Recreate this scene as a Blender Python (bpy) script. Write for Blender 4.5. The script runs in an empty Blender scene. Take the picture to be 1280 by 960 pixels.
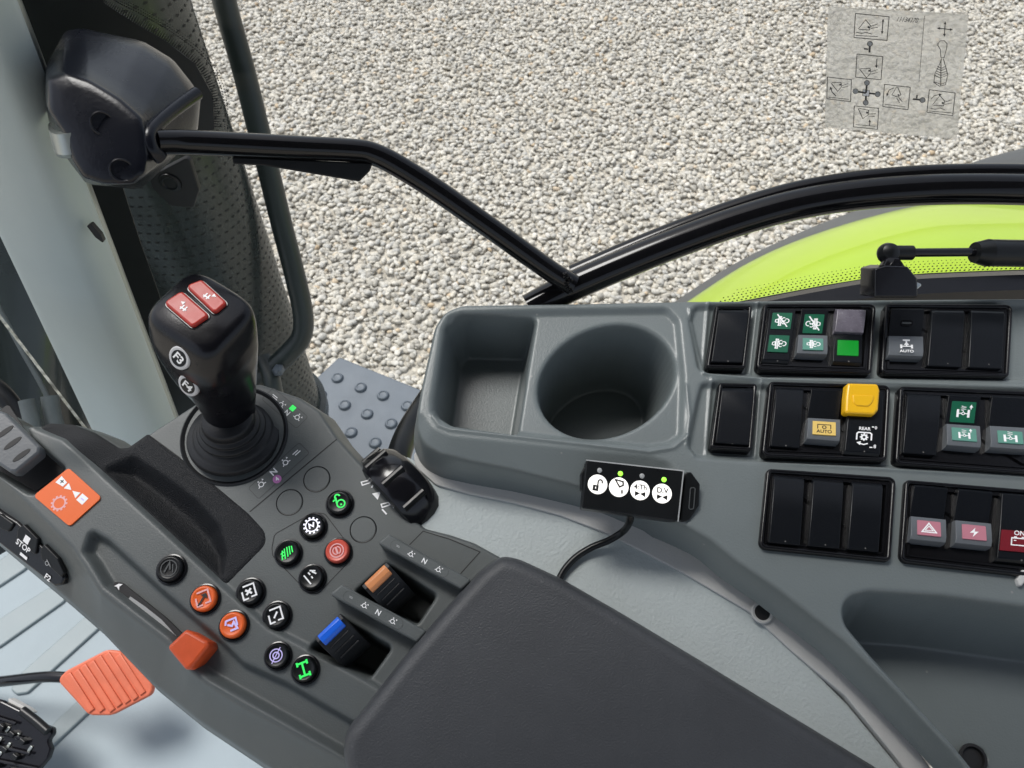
import bpy, bmesh, math, random
import numpy as np
from mathutils import Vector, Matrix
R=math.radians
random.seed(7); rng=np.random.default_rng(7)
sc=bpy.context.scene
COL=sc.collection
# ------------------------------------------------------------------ camera and projection helpers
FPX=961.0; PITCH=R(52); CAM=Vector((0,0,2.6))
CF=Vector((0,math.cos(PITCH),-math.sin(PITCH))); CU=Vector((0,math.sin(PITCH),math.cos(PITCH))); CR=Vector((1,0,0))
def ray(x,y): return CF+CR*((x-640)/FPX)-CU*((y-480)/FPX)
def dep(x,y,d): return CAM+ray(x,y)*d
def aty(x,y,Y):
    r=ray(x,y); return CAM+r*(Y/r.y)
def atz(x,y,Z):
    r=ray(x,y); return CAM+r*((Z-CAM.z)/r.z)
class Fr:
    def __init__(s,o,ex,ey=None,n=None):
        s.o=Vector(o); s.ex=Vector(ex).normalized()
        if n is None: n=s.ex.cross(Vector(ey))
        s.n=Vector(n).normalized(); s.ex=(s.ex-s.n*s.ex.dot(s.n)).normalized(); s.ey=s.n.cross(s.ex)
    def w(s,x,y,z=0): return s.o+s.ex*x+s.ey*y+s.n*z
    def hit(s,px,py,h=0):
        r=ray(px,py); t=((s.o+s.n*h)-CAM).dot(s.n)/r.dot(s.n); return CAM+r*t
    def loc(s,px,py,h=0):
        d=s.hit(px,py,h)-s.o; return (d.dot(s.ex),d.dot(s.ey))
    def locs(s,pts,h=0): return [s.loc(p[0],p[1],h) for p in pts]
    def sub(s,px,py,h=0,rot=0):
        "frame standing on this plane at a pixel, x axis turned clockwise by rot as seen in the picture"
        o=s.hit(px,py,h); a=R(rot); e=s.hit(px+10*math.cos(a),py+10*math.sin(a),h)-o
        return Fr(o,e,n=s.n)
    def mpp(s,px,py,h=0): return (s.hit(px+5,py,h)-s.hit(px-5,py,h)).length/10
def tiltn(t): return Vector((0,-math.sin(R(t)),math.cos(R(t))))
PC=Fr(dep(1080,500,.46),(1,0,0),n=tiltn(12))       # switch console plane
PA=Fr(dep(400,640,.46),(1,0,0),n=tiltn(15))        # armrest control plane
# ------------------------------------------------------------------ materials
MATS={}
def mat(name,col,rough=.5,metal=0,coat=0,bump=0,bscale=600,var=0,vscale=8,emis=None,estr=0,spec=.5,dirt=0,bdist=.0004,specks=0):
    m=bpy.data.materials.new(name); m.use_nodes=True; nt=m.node_tree; N=nt.nodes; L=nt.links
    b=N['Principled BSDF']; b.inputs['Base Color'].default_value=(*col,1); b.inputs['Roughness'].default_value=rough
    b.inputs['Metallic'].default_value=metal; b.inputs['Coat Weight'].default_value=coat; b.inputs['Specular IOR Level'].default_value=spec
    tc=N.new('ShaderNodeTexCoord')
    if var or dirt:
        n=N.new('ShaderNodeTexNoise'); n.inputs['Scale'].default_value=vscale; n.inputs['Detail'].default_value=6; n.inputs['Roughness'].default_value=.65
        L.new(tc.outputs['Object'],n.inputs['Vector'])
        mx=N.new('ShaderNodeMix'); mx.data_type='RGBA'
        mx.inputs[6].default_value=tuple(c*(1-var) for c in col)+(1,); mx.inputs[7].default_value=tuple(min(1,c*(1+var)+dirt) for c in col)+(1,)
        cr=N.new('ShaderNodeMapRange'); cr.inputs[1].default_value=.3; cr.inputs[2].default_value=.7
        L.new(n.outputs['Fac'],cr.inputs[0]); L.new(cr.outputs[0],mx.inputs[0]); L.new(mx.outputs[2],b.inputs['Base Color'])
        rr=N.new('ShaderNodeMapRange'); rr.inputs[3].default_value=max(0,rough-.07); rr.inputs[4].default_value=min(1,rough+.09)
        n2=N.new('ShaderNodeTexNoise'); n2.inputs['Scale'].default_value=vscale*3.3; n2.inputs['Detail'].default_value=8
        L.new(tc.outputs['Object'],n2.inputs['Vector']); L.new(n2.outputs['Fac'],rr.inputs[0]); L.new(rr.outputs[0],b.inputs['Roughness'])
    if specks:
        vo=N.new('ShaderNodeTexVoronoi'); vo.inputs['Scale'].default_value=specks; L.new(tc.outputs['Object'],vo.inputs['Vector'])
        lt=N.new('ShaderNodeMath'); lt.operation='LESS_THAN'; lt.inputs[1].default_value=.055; L.new(vo.outputs['Distance'],lt.inputs[0])
        sx=N.new('ShaderNodeSeparateColor'); L.new(vo.outputs['Color'],sx.inputs[0]); g2=N.new('ShaderNodeMath'); g2.operation='GREATER_THAN'; g2.inputs[1].default_value=.55; L.new(sx.outputs[0],g2.inputs[0])
        ml=N.new('ShaderNodeMath'); ml.operation='MULTIPLY'; L.new(lt.outputs[0],ml.inputs[0]); L.new(g2.outputs[0],ml.inputs[1])
        m2=N.new('ShaderNodeMix'); m2.data_type='RGBA'; m2.inputs[7].default_value=(.30,.29,.27,1); mk=N.new('ShaderNodeMath'); mk.operation='MULTIPLY'; mk.inputs[1].default_value=.55; L.new(ml.outputs[0],mk.inputs[0]); L.new(mk.outputs[0],m2.inputs[0])
        src_=b.inputs['Base Color'].links[0].from_socket if b.inputs['Base Color'].links else None
        if src_: L.new(src_,m2.inputs[6])
        else: m2.inputs[6].default_value=(*col,1)
        L.new(m2.outputs[2],b.inputs['Base Color'])
    if bump:
        n=N.new('ShaderNodeTexNoise'); n.inputs['Scale'].default_value=bscale; n.inputs['Detail'].default_value=3
        L.new(tc.outputs['Object'],n.inputs['Vector'])
        bp=N.new('ShaderNodeBump'); bp.inputs['Strength'].default_value=bump; bp.inputs['Distance'].default_value=bdist
        L.new(n.outputs['Fac'],bp.inputs['Height']); L.new(bp.outputs[0],b.inputs['Normal'])
    if emis: b.inputs['Emission Color'].default_value=(*emis,1); b.inputs['Emission Strength'].default_value=estr
    MATS[name]=m; return m
M=MATS
mat('console_plastic',(.148,.170,.171),.32,specks=75,bump=.35,bscale=900,var=.06,vscale=9)
mat('armrest_plastic',(.088,.099,.099),.44,bump=.3,bscale=1100,var=.07,vscale=11)
mat('pad_leather',(.047,.050,.055),.5,bump=.6,bscale=1100,var=.14,vscale=14,bdist=.0005)
mat('palm_rubber',(.009,.010,.012),.42,spec=.3,bump=1.0,bscale=1700,var=.1,vscale=30,bdist=.0007)
mat('black_plastic',(.008,.009,.010),.30,spec=.3,bump=.12,bscale=700,var=.15,vscale=25)
mat('black_matte',(.010,.010,.011),.6)
mat('black_gloss',(.006,.006,.008),.16,spec=.4,coat=.1,var=.1,vscale=20)
mat('switch_black',(.005,.006,.008),.30,spec=.22,specks=110,bump=.15,bscale=900)
mat('bezel_black',(.005,.005,.006),.22,spec=.3,bump=.15,bscale=500)
mat('boot_rubber',(.013,.014,.016),.45,spec=.35,bump=.3,bscale=500)
mat('grip_black',(.004,.004,.006),.24,spec=.4,bump=.1,bscale=900,var=.1,vscale=30)
mat('trim_grey',(.50,.50,.485),.7,spec=.25,bump=.35,bscale=800,var=.06)
mat('shell_grey',(.42,.465,.465),.6,bump=.8,bscale=520,var=.05,vscale=6,bdist=.0006)
mat('pillar_paint',(.43,.49,.48),.45,bump=.15,bscale=300,var=.04,vscale=5)
mat('floor_vinyl',(.30,.36,.39),.6,specks=30,bump=.3,bscale=350,var=.06,vscale=5)
mat('floor_rib',(.24,.29,.305),.5,bump=.3,bscale=350,var=.05)
mat('tube_black',(.004,.004,.005),.12,spec=.38,var=.2,vscale=12)
mat('cover_black',(.005,.006,.010),.25,spec=.3,bump=.2,bscale=500,var=.12,vscale=12)
mat('frit_black',(.006,.006,.006),.5)
mat('exhaust_grey',(.022,.028,.026),.26,metal=.1,var=.15,vscale=9)
mat('exhaust_hole',(.006,.006,.006),.7)
mat('rail_green_black',(.012,.018,.016),.35,var=.2,vscale=10)
mat('step_metal',(.10,.12,.145),.5,metal=.1,bump=.3,bscale=120,var=.14,vscale=7)
mat('fender_lime',(.345,.50,.002),.3,coat=.6,var=.04,vscale=4)
mat('fender_rubber',(.085,.088,.088),.55,var=.1)
mat('hood_dark',(.016,.022,.021),.22,coat=.3,var=.2,vscale=4)
mat('hose_grey',(.07,.085,.088),.5,var=.3,vscale=20)
mat('unseen_roof_dark',(.035,.037,.04),.8)  # unseen roof, kept dark so glossy blacks reflect little light
mat('chrome',(.55,.58,.56),.2,metal=1)
mat('galvanised',(.36,.39,.37),.34,metal=.8,var=.1)
mat('orange_cap',(.78,.125,.020),.35,var=.05,vscale=40)
mat('orange_knob',(.62,.085,.020),.38,var=.13,vscale=60)
mat('red_cap',(.66,.10,.065),.35,var=.05,vscale=40)
mat('joy_red',(.42,.030,.020),.4,var=.08,vscale=60)
mat('tan_cap',(.66,.26,.10),.4,var=.05,vscale=40)
mat('blue_cap',(.012,.13,.72),.3)
mat('decal_orange',(.80,.130,.010),.4)
mat('pedal_orange',(.64,.15,.075),.5,bump=.4,bscale=300,var=.12,vscale=25)
mat('yellow_cover',(.82,.46,.010),.32,var=.04)
mat('lens_grey',(.105,.115,.125),.35,bump=.2,bscale=700)
mat('lens_violet',(.12,.11,.135),.25,var=.2,vscale=120)
mat('sym_white',(.88,.88,.88),.5)
mat('sym_lit_white',(.8,.8,.85),.5,emis=(.85,.82,1),estr=.5)
mat('sym_grey',(.36,.37,.37),.5)
mat('sym_dim',(.055,.06,.062),.5)
mat('sym_green',(.03,.6,.09),.5,emis=(.03,1,.14),estr=.45)
mat('sym_violet',(.50,.45,.75),.5,emis=(.6,.5,1),estr=.2)
mat('sym_pink',(.80,.42,.42),.5)
mat('sym_black',(.012,.012,.012),.5)
mat('sym_lilac',(.48,.17,.42),.5)
mat('ink',(.05,.05,.05),.6)
mat('panel_green',(.004,.10,.05),.35)
mat('panel_green_lit',(.004,.20,.02),.3,emis=(0,.5,.02),estr=.12)
mat('panel_teal',(.10,.27,.21),.35)
mat('panel_red',(.17,.005,.012),.35)
mat('panel_pink',(.46,.17,.215),.35)
mat('panel_yellow',(.72,.50,.13),.4)
mat('lit_button',(.9,.88,.84),.5,emis=(1,.97,.9),estr=.75)
mat('led_green',(.2,.8,.05),.4,emis=(.35,1,.06),estr=1.2)
mat('led_off',(.35,.36,.36),.4)
mat('disc_grey',(.55,.55,.56),.4)
def glassmat(name,tint,refl):
    m=bpy.data.materials.new(name); m.use_nodes=True; N=m.node_tree.nodes; L=m.node_tree.links; N.clear()
    o=N.new('ShaderNodeOutputMaterial'); t=N.new('ShaderNodeBsdfTransparent'); t.inputs[0].default_value=(*tint,1)
    g=N.new('ShaderNodeBsdfGlossy'); g.inputs['Roughness'].default_value=.03; g.inputs['Color'].default_value=(.9,.95,.95,1)
    f=N.new('ShaderNodeFresnel'); f.inputs[0].default_value=1.3; mm=N.new('ShaderNodeMath'); mm.operation='MULTIPLY'; mm.inputs[1].default_value=refl
    x=N.new('ShaderNodeMixShader'); L.new(f.outputs[0],mm.inputs[0]); L.new(mm.outputs[0],x.inputs[0]); L.new(t.outputs[0],x.inputs[1]); L.new(g.outputs[0],x.inputs[2]); L.new(x.outputs[0],o.inputs[0])
    M[name]=m
glassmat('window_glass',(.97,.985,.975),.5)
def stickermat():
    m=bpy.data.materials.new('sticker_film'); m.use_nodes=True; N=m.node_tree.nodes; L=m.node_tree.links; N.clear()
    o=N.new('ShaderNodeOutputMaterial'); t=N.new('ShaderNodeBsdfTransparent'); d=N.new('ShaderNodeBsdfDiffuse')
    tr=N.new('ShaderNodeBsdfTranslucent'); a=N.new('ShaderNodeMixShader'); a.inputs[0].default_value=.45
    tc=N.new('ShaderNodeTexCoord'); n=N.new('ShaderNodeTexNoise'); n.inputs['Scale'].default_value=38; n.inputs['Detail'].default_value=4; L.new(tc.outputs['Object'],n.inputs['Vector'])
    r=N.new('ShaderNodeValToRGB'); r.color_ramp.elements[0].position=.35; r.color_ramp.elements[0].color=(.66,.63,.58,1); r.color_ramp.elements[1].position=.68; r.color_ramp.elements[1].color=(.84,.80,.74,1)
    L.new(n.outputs['Fac'],r.inputs[0]); L.new(r.outputs[0],d.inputs[0]); L.new(r.outputs[0],tr.inputs[0])
    x=N.new('ShaderNodeMixShader'); x.inputs[0].default_value=.74
    L.new(d.outputs[0],a.inputs[1]); L.new(tr.outputs[0],a.inputs[2]); L.new(t.outputs[0],x.inputs[1]); L.new(a.outputs[0],x.inputs[2]); L.new(x.outputs[0],o.inputs[0])
    M['sticker_film']=m
stickermat()
# ------------------------------------------------------------------ object helpers
ORG={}
def tag(o,label=None,cat=None,group=None,kind=None):
    if label: o['label']=label
    if cat: o['category']=cat
    if group: o['group']=group
    if kind: o['kind']=kind
    return o
def thing(name,label,cat,loc,group=None):
    o=bpy.data.objects.new(name,None); COL.objects.link(o); o.location=loc; o.empty_display_size=.02
    ORG[o]=Vector(loc); return tag(o,label,cat,group)
class MB:
    def __init__(s): s.v=[]; s.f=[]; s.m=[]; s.mats=[]; s.zi=0
    def mi(s,m):
        if m not in s.mats: s.mats.append(m)
        return s.mats.index(m)
    def add(s,vs,fs,m):
        k=len(s.v); i=s.mi(m); s.v+=[Vector(v) for v in vs]
        for f in fs: s.f.append(tuple(k+j for j in f)); s.m.append(i)
        return s
    def build(s,name,parent=None,angle=35,bevel=0,label=None,flat=False):
        vs=np.array([tuple(v) for v in s.v]); c=(vs.min(0)+vs.max(0))/2
        me=bpy.data.meshes.new(name); me.from_pydata((vs-c).tolist(),[],s.f)
        for m in s.mats: me.materials.append(M[m])
        me.polygons.foreach_set('material_index',s.m)
        me.validate(); me.update()
        if not flat:
            me.shade_smooth(); me.set_sharp_from_angle(angle=R(angle))
        o=bpy.data.objects.new(name,me); COL.objects.link(o)
        if parent: o.parent=parent; o.location=Vector(c)-ORG[parent]
        else: o.location=c
        ORG[o]=Vector(c)
        if bevel:
            b=o.modifiers.new('soft_edges','BEVEL'); b.width=bevel; b.segments=3; b.limit_method='ANGLE'; b.angle_limit=R(28)
        if label: o['label']=label
        return o
def fillet(pts,r,seg=5):
    "round the corners of a 2-D polygon"
    n=len(pts); out=[]
    rs=r if isinstance(r,(list,tuple)) else [r]*n
    for i in range(n):
        p=Vector(pts[i]); a=Vector(pts[i-1])-p; b=Vector(pts[(i+1)%n])-p
        la,lb=a.length,b.length
        if la<1e-9 or lb<1e-9: continue
        a/=la; b/=lb; ang=a.angle(b); rr=rs[i]
        if rr<=0 or ang>R(176): out.append(tuple(p)); continue
        d=min(rr/math.tan(ang/2),la*.48,lb*.48); rad=d*math.tan(ang/2)
        c=p+(a+b).normalized()*(rad/math.sin(ang/2)); s=p+a*d; e=p+b*d
        vs,ve=s-c,e-c; tot=vs.angle_signed(ve) if vs.length>0 else 0
        for k in range(seg+1):
            t=-tot*k/seg; out.append((c.x+vs.x*math.cos(t)-vs.y*math.sin(t),c.y+vs.x*math.sin(t)+vs.y*math.cos(t)))
    return out
def area(p): return sum(p[i-1][0]*p[i][1]-p[i][0]*p[i-1][1] for i in range(len(p)))/2
def inset(p,d):
    n=len(p); out=[]
    for i in range(n):
        a=Vector(p[i])-Vector(p[i-1]); b=Vector(p[(i+1)%n])-Vector(p[i])
        if a.length<1e-9: a=b
        if b.length<1e-9: b=a
        a.normalize(); b.normalize(); na=Vector((-a.y,a.x)); nb=Vector((-b.y,b.x)); m=(na+nb)
        if m.length<1e-6: m=na
        m.normalize(); k=max(.5,m.dot(na)); q=Vector(p[i])+m*(d/k); out.append(tuple(q))
    return out
def slab(mb,fr,pts,z0,z1,m,bev=0,seg=3,cap=True,dome=0):
    "extrude a local 2-D outline from z0 to z1 with a rounded top edge"
    if area(pts)<0: pts=pts[::-1]
    rings=[(pts,z0)]
    if bev>0:
        for k in range(seg+1):
            a=math.pi/2*k/seg; rings.append((inset(pts,bev*(1-math.cos(a))),z1-bev*(1-math.sin(a))))
    else: rings.append((pts,z1))
    n=len(pts); vs=[]; fs=[]
    for q,z in rings: vs+=[fr.w(x,y,z) for x,y in q]
    for r in range(len(rings)-1):
        for i in range(n): j=(i+1)%n; fs.append((r*n+i,r*n+j,(r+1)*n+j,(r+1)*n+i))
    if cap:
        top=(len(rings)-1)*n; cx=sum(p[0] for p in pts)/n; cy=sum(p[1] for p in pts)/n
        if dome:
            vs.append(fr.w(cx,cy,z1+dome)); fs+=[(top+i,top+(i+1)%n,len(vs)-1) for i in range(n)]
        else:
            k=len(vs); vs+=[fr.w(x,y,z1) for x,y in rings[-1][0]]; fs.append(tuple(range(k,k+n)))
    mb.add(vs,fs,m); return mb
def rrect(w,h,r,seg=5,cx=0,cy=0): return fillet([(cx-w/2,cy-h/2),(cx+w/2,cy-h/2),(cx+w/2,cy+h/2),(cx-w/2,cy+h/2)],r,seg)
def slab_px(mb,pl,px,h0,h1,m,r=.001,bev=0,**k):
    return slab(mb,pl,fillet(pl.locs(px,h1),r),h0,h1,m,bev,**k)
def circ(r,n=32,cx=0,cy=0): return [(cx+r*math.cos(2*math.pi*i/n),cy+r*math.sin(2*math.pi*i/n)) for i in range(n)]
def lathe(mb,fr,prof,m,n=40,sx=1,sy=1,cap=True):
    vs=[];fs=[]
    for r,z in prof: vs+=[fr.w(r*sx*math.cos(2*math.pi*i/n),r*sy*math.sin(2*math.pi*i/n),z) for i in range(n)]
    for k in range(len(prof)-1):
        for i in range(n): j=(i+1)%n; fs.append((k*n+i,k*n+j,(k+1)*n+j,(k+1)*n+i))
    if cap: fs.append(tuple((len(prof)-1)*n+i for i in range(n)))
    mb.add(vs,fs,m); return mb
def catmull(P,n,closed=False):
    P=[Vector(p) for p in P]; out=[]; k=len(P)
    L=[0]
    for i in range(1,k): L.append(L[-1]+(P[i]-P[i-1]).length)
    for j in range(n):
        t=L[-1]*j/(n-1); i=0
        while i<k-2 and L[i+1]<t: i+=1
        u=(t-L[i])/max(1e-9,L[i+1]-L[i]); p0=P[max(0,i-1)] if i>0 else P[0]*2-P[1]; p3=P[i+2] if i+2<k else P[-1]*2-P[-2]
        d=max(1e-9,L[i+1]-L[i]); m1=(P[i+1]-p0)/max(1e-9,(d+(L[i]-L[i-1] if i>0 else d)))*d; m2=(p3-P[i])/max(1e-9,(d+(L[i+2]-L[i+1] if i+2<k else d)))*d
        out.append(P[i]*(2*u**3-3*u*u+1)+m1*(u**3-2*u*u+u)+P[i+1]*(-2*u**3+3*u*u)+m2*(u**3-u*u))
    return out
def tube(mb,pts,r,m,n=40,seg=16,caps=True,smooth=True):
    P=catmull(pts,n) if smooth else [Vector(p) for p in pts]; n=len(P); vs=[];fs=[]
    t0=(P[1]-P[0]).normalized(); u=t0.orthogonal().normalized()
    for i,p in enumerate(P):
        t=(P[min(i+1,n-1)]-P[max(i-1,0)]).normalized(); u=(u-t*u.dot(t)).normalized(); v=t.cross(u)
        rr=r(i/(n-1)) if callable(r) else r
        vs+=[p+u*rr*math.cos(2*math.pi*k/seg)+v*rr*math.sin(2*math.pi*k/seg) for k in range(seg)]
    for i in range(n-1):
        for k in range(seg): j=(k+1)%seg; fs.append((i*seg+k,i*seg+j,(i+1)*seg+j,(i+1)*seg+k))
    if caps: fs.append(tuple(range(seg))[::-1]); fs.append(tuple((n-1)*seg+k for k in range(seg)))
    mb.add(vs,fs,m); return mb
def loft(mb,rails,m,n=40,cross=0,smooth=True):
    Rl=[catmull(r,n) if smooth else [Vector(p) for p in r] for r in rails]; n=len(Rl[0])
    if cross:
        cols=[catmull([r[i] for r in Rl],cross) for i in range(n)]; Rl=[[cols[i][k] for i in range(n)] for k in range(cross)]
    vs=[p for r in Rl for p in r]; fs=[]
    for a in range(len(Rl)-1):
        for i in range(n-1): fs.append((a*n+i,a*n+i+1,(a+1)*n+i+1,(a+1)*n+i))
    mb.add(vs,fs,m); return mb
# --- drawn marks: ribbons, filled shapes and letters lying on a frame
def ribbon(mb,fr,pts,w,z,m,closed=False):
    mb.zi+=1; z+=(mb.zi%24)*4e-6
    P=[Vector(p) for p in pts]; n=len(P); vs=[];fs=[]
    for i,p in enumerate(P):
        a=P[i-1] if (i>0 or closed) else None; b=P[(i+1)%n] if (i<n-1 or closed) else None
        d1=(p-a).normalized() if a is not None and (p-a).length>0 else None; d2=(b-p).normalized() if b is not None and (b-p).length>0 else None
        if d1 is None: d1=d2
        if d2 is None: d2=d1
        n1=Vector((-d1.y,d1.x)); n2=Vector((-d2.y,d2.x)); q=n1+n2
        if q.length<.2: q=n1
        q.normalize(); k=max(.45,q.dot(n1)); q=q*(w/2/k); vs+=[fr.w(p.x+q.x,p.y+q.y,z),fr.w(p.x-q.x,p.y-q.y,z)]
    for i in range(n if closed else n-1): j=(i+1)%n; fs.append((2*i,2*i+1,2*j+1,2*j))
    mb.add(vs,fs,m)
def fill(mb,fr,pts,z,m):
    mb.zi+=1; z+=(mb.zi%24)*4e-6
    if area(pts)<0: pts=pts[::-1]
    mb.add([fr.w(x,y,z) for x,y in pts],[tuple(range(len(pts)))],m)
def text(mb,fr,s,x,y,size,z,m,bold=.022,sx=1):
    cu=bpy.data.curves.new('t','FONT'); cu.body=s; cu.size=1; cu.offset=bold; cu.align_x='CENTER'; cu.align_y='CENTER'
    o=bpy.data.objects.new('t',cu); COL.objects.link(o); dg=bpy.context.evaluated_depsgraph_get(); me=o.evaluated_get(dg).to_mesh()
    mb.zi+=1; z+=(mb.zi%24)*4e-6
    vs=[fr.w(x+v.co.x*size*sx,y+v.co.y*size,z) for v in me.vertices]; fs=[tuple(p.vertices) for p in me.polygons]
    o.evaluated_get(dg).to_mesh_clear(); bpy.data.objects.remove(o); bpy.data.curves.remove(cu); mb.add(vs,fs,m)
def icon(mb,fr,el,s,z,m,ox=0,oy=0):
    "el: list of marks in units of s"
    T=lambda p:(ox+p[0]*s,oy+p[1]*s)
    for e in el:
        k=e[0]; mm=e[-1] if isinstance(e[-1],str) and e[-1] in M else m
        if k=='l': ribbon(mb,fr,[T(p) for p in e[1]],e[2]*s,z,mm)
        elif k=='p': ribbon(mb,fr,[T(p) for p in e[1]],e[2]*s,z,mm,True)
        elif k=='f': fill(mb,fr,[T(p) for p in e[1]],z,mm)
        elif k=='c': ribbon(mb,fr,[T((e[1]+e[3]*math.cos(a*math.pi/12),e[2]+e[3]*math.sin(a*math.pi/12))) for a in range(24)],e[4]*s,z,mm,True)
        elif k=='d': fill(mb,fr,[T((e[1]+e[3]*math.cos(a*math.pi/8),e[2]+e[3]*math.sin(a*math.pi/8))) for a in range(16)],z,mm)
        elif k=='a': ribbon(mb,fr,[T((e[1]+e[3]*math.cos(R(e[4]+(e[5]-e[4])*i/12)),e[2]+e[3]*math.sin(R(e[4]+(e[5]-e[4])*i/12)))) for i in range(13)],e[6]*s,z,mm)
        elif k=='t': text(mb,fr,e[1],ox+e[2]*s,oy+e[3]*s,e[4]*s,z,mm)
from mathutils.bvhtree import BVHTree
def caster(o):
    me=o.data; return BVHTree.FromPolygons([v.co+ORG[o] for v in me.vertices],[tuple(p.vertices) for p in me.polygons])
def cast(bv,px,py):
    r=ray(px,py).normalized(); h=bv.ray_cast(CAM,r); n=h[1]
    if n.dot(r)>0: n=-n
    return h[0],n
# ------------------------------------------------------------------ height fields
def sdf(X,Y,poly):
    P=np.array(poly); d=np.full(X.shape,1e9); ins=np.zeros(X.shape,bool); n=len(P)
    for i in range(n):
        x1,y1=P[i-1]; x2,y2=P[i]; ex,ey=x2-x1,y2-y1; L=ex*ex+ey*ey+1e-18
        t=np.clip(((X-x1)*ex+(Y-y1)*ey)/L,0,1); d=np.minimum(d,(X-x1-t*ex)**2+(Y-y1-t*ey)**2)
        c=((y1>Y)!=(y2>Y))
        if y1!=y2: ins^=c&(X<(x2-x1)*(Y-y1)/(y2-y1)+x1)
    d=np.sqrt(d); return np.where(ins,-d,d)
def pdist(X,Y,P):
    d=np.full(X.shape,1e9)
    for i in range(1,len(P)):
        x1,y1=P[i-1]; x2,y2=P[i]; ex,ey=x2-x1,y2-y1; t=np.clip(((X-x1)*ex+(Y-y1)*ey)/(ex*ex+ey*ey+1e-18),0,1); d=np.minimum(d,(X-x1-t*ex)**2+(Y-y1-t*ey)**2)
    return np.sqrt(d)
def prof(t): t=np.clip(t,0,1); return t*t*(3-2*t)*.5+t*.5
def blur(Z,s):
    r=int(3*s)+1; k=np.exp(-.5*(np.arange(-r,r+1)/s)**2); k/=k.sum()
    P=np.pad(Z,((r,r),(0,0)),'edge'); Z=sum(k[i]*P[i:i+Z.shape[0]] for i in range(2*r+1))
    P=np.pad(Z,((0,0),(r,r)),'edge'); return sum(k[i]*P[:,i:i+Z.shape[1]] for i in range(2*r+1))
class HF:
    def __init__(s,fr,poly,margin,step):
        s.fr=fr; s.poly=poly; s.step=step; a=np.array(poly); lo=a.min(0)-margin-step*2; hi=a.max(0)+margin+step*2
        s.X,s.Y=np.meshgrid(np.arange(lo[0],hi[0],step),np.arange(lo[1],hi[1],step)); s.Z=np.zeros(s.X.shape); s.M=sdf(s.X,s.Y,poly)-margin
    def edge(s,poly,H,draft,p=prof): s.Z-=H*p(sdf(s.X,s.Y,poly)/draft)
    def pocket(s,poly,D,draft,p=prof): s.Z-=D*p(-sdf(s.X,s.Y,poly)/draft)
    def build(s,name,m,parent=None,label=None,b=0):
        if b: s.Z=blur(s.Z,b/s.step)
        S=s.M; ins=S<0; q=ins[:-1,:-1]|ins[1:,:-1]|ins[:-1,1:]|ins[1:,1:]
        gy,gx=np.gradient(S,s.step); g=np.sqrt(gx*gx+gy*gy)+1e-9; mv=np.clip(np.where(S>0,S,0),0,s.step*1.5); X=s.X-gx/g*mv; Y=s.Y-gy/g*mv
        use=np.zeros(S.shape,bool); use[:-1,:-1]|=q; use[1:,:-1]|=q; use[:-1,1:]|=q; use[1:,1:]|=q
        idx=-np.ones(S.shape,int); idx[use]=np.arange(use.sum()); f=s.fr
        W=np.outer(X[use],f.ex)+np.outer(Y[use],f.ey)+np.outer(s.Z[use],f.n)+np.array(f.o)
        a=idx[:-1,:-1][q]; b_=idx[:-1,1:][q]; c=idx[1:,1:][q]; d=idx[1:,:-1][q]; F=np.stack([a,b_,c,d],1).astype(np.int32)
        cen=(W.min(0)+W.max(0))/2; W=W-cen
        me=bpy.data.meshes.new(name); me.vertices.add(len(W)); me.vertices.foreach_set('co',W.ravel()); me.loops.add(F.size); me.loops.foreach_set('vertex_index',F.ravel())
        me.polygons.add(len(F)); me.polygons.foreach_set('loop_start',np.arange(0,F.size,4,dtype=np.int32)); me.update(calc_edges=True); me.validate(); me.shade_smooth()
        me.materials.append(M[m]); o=bpy.data.objects.new(name,me); COL.objects.link(o); cv=Vector(cen)
        if parent: o.parent=parent; o.location=cv-ORG[parent]
        else: o.location=cv
        ORG[o]=cv
        if label: o['label']=label
        return o
def L(fr,pts,r=.002,h=0): return fillet(fr.locs(pts,h),r)
def ell(cx,cy,rx,ry,rot=0,n=48):
    a=R(rot); return [(cx+rx*math.cos(t)*math.cos(a)-ry*math.sin(t)*math.sin(a),cy+rx*math.cos(t)*math.sin(a)+ry*math.sin(t)*math.cos(a)) for t in [2*math.pi*i/n for i in range(n)]]
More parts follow.
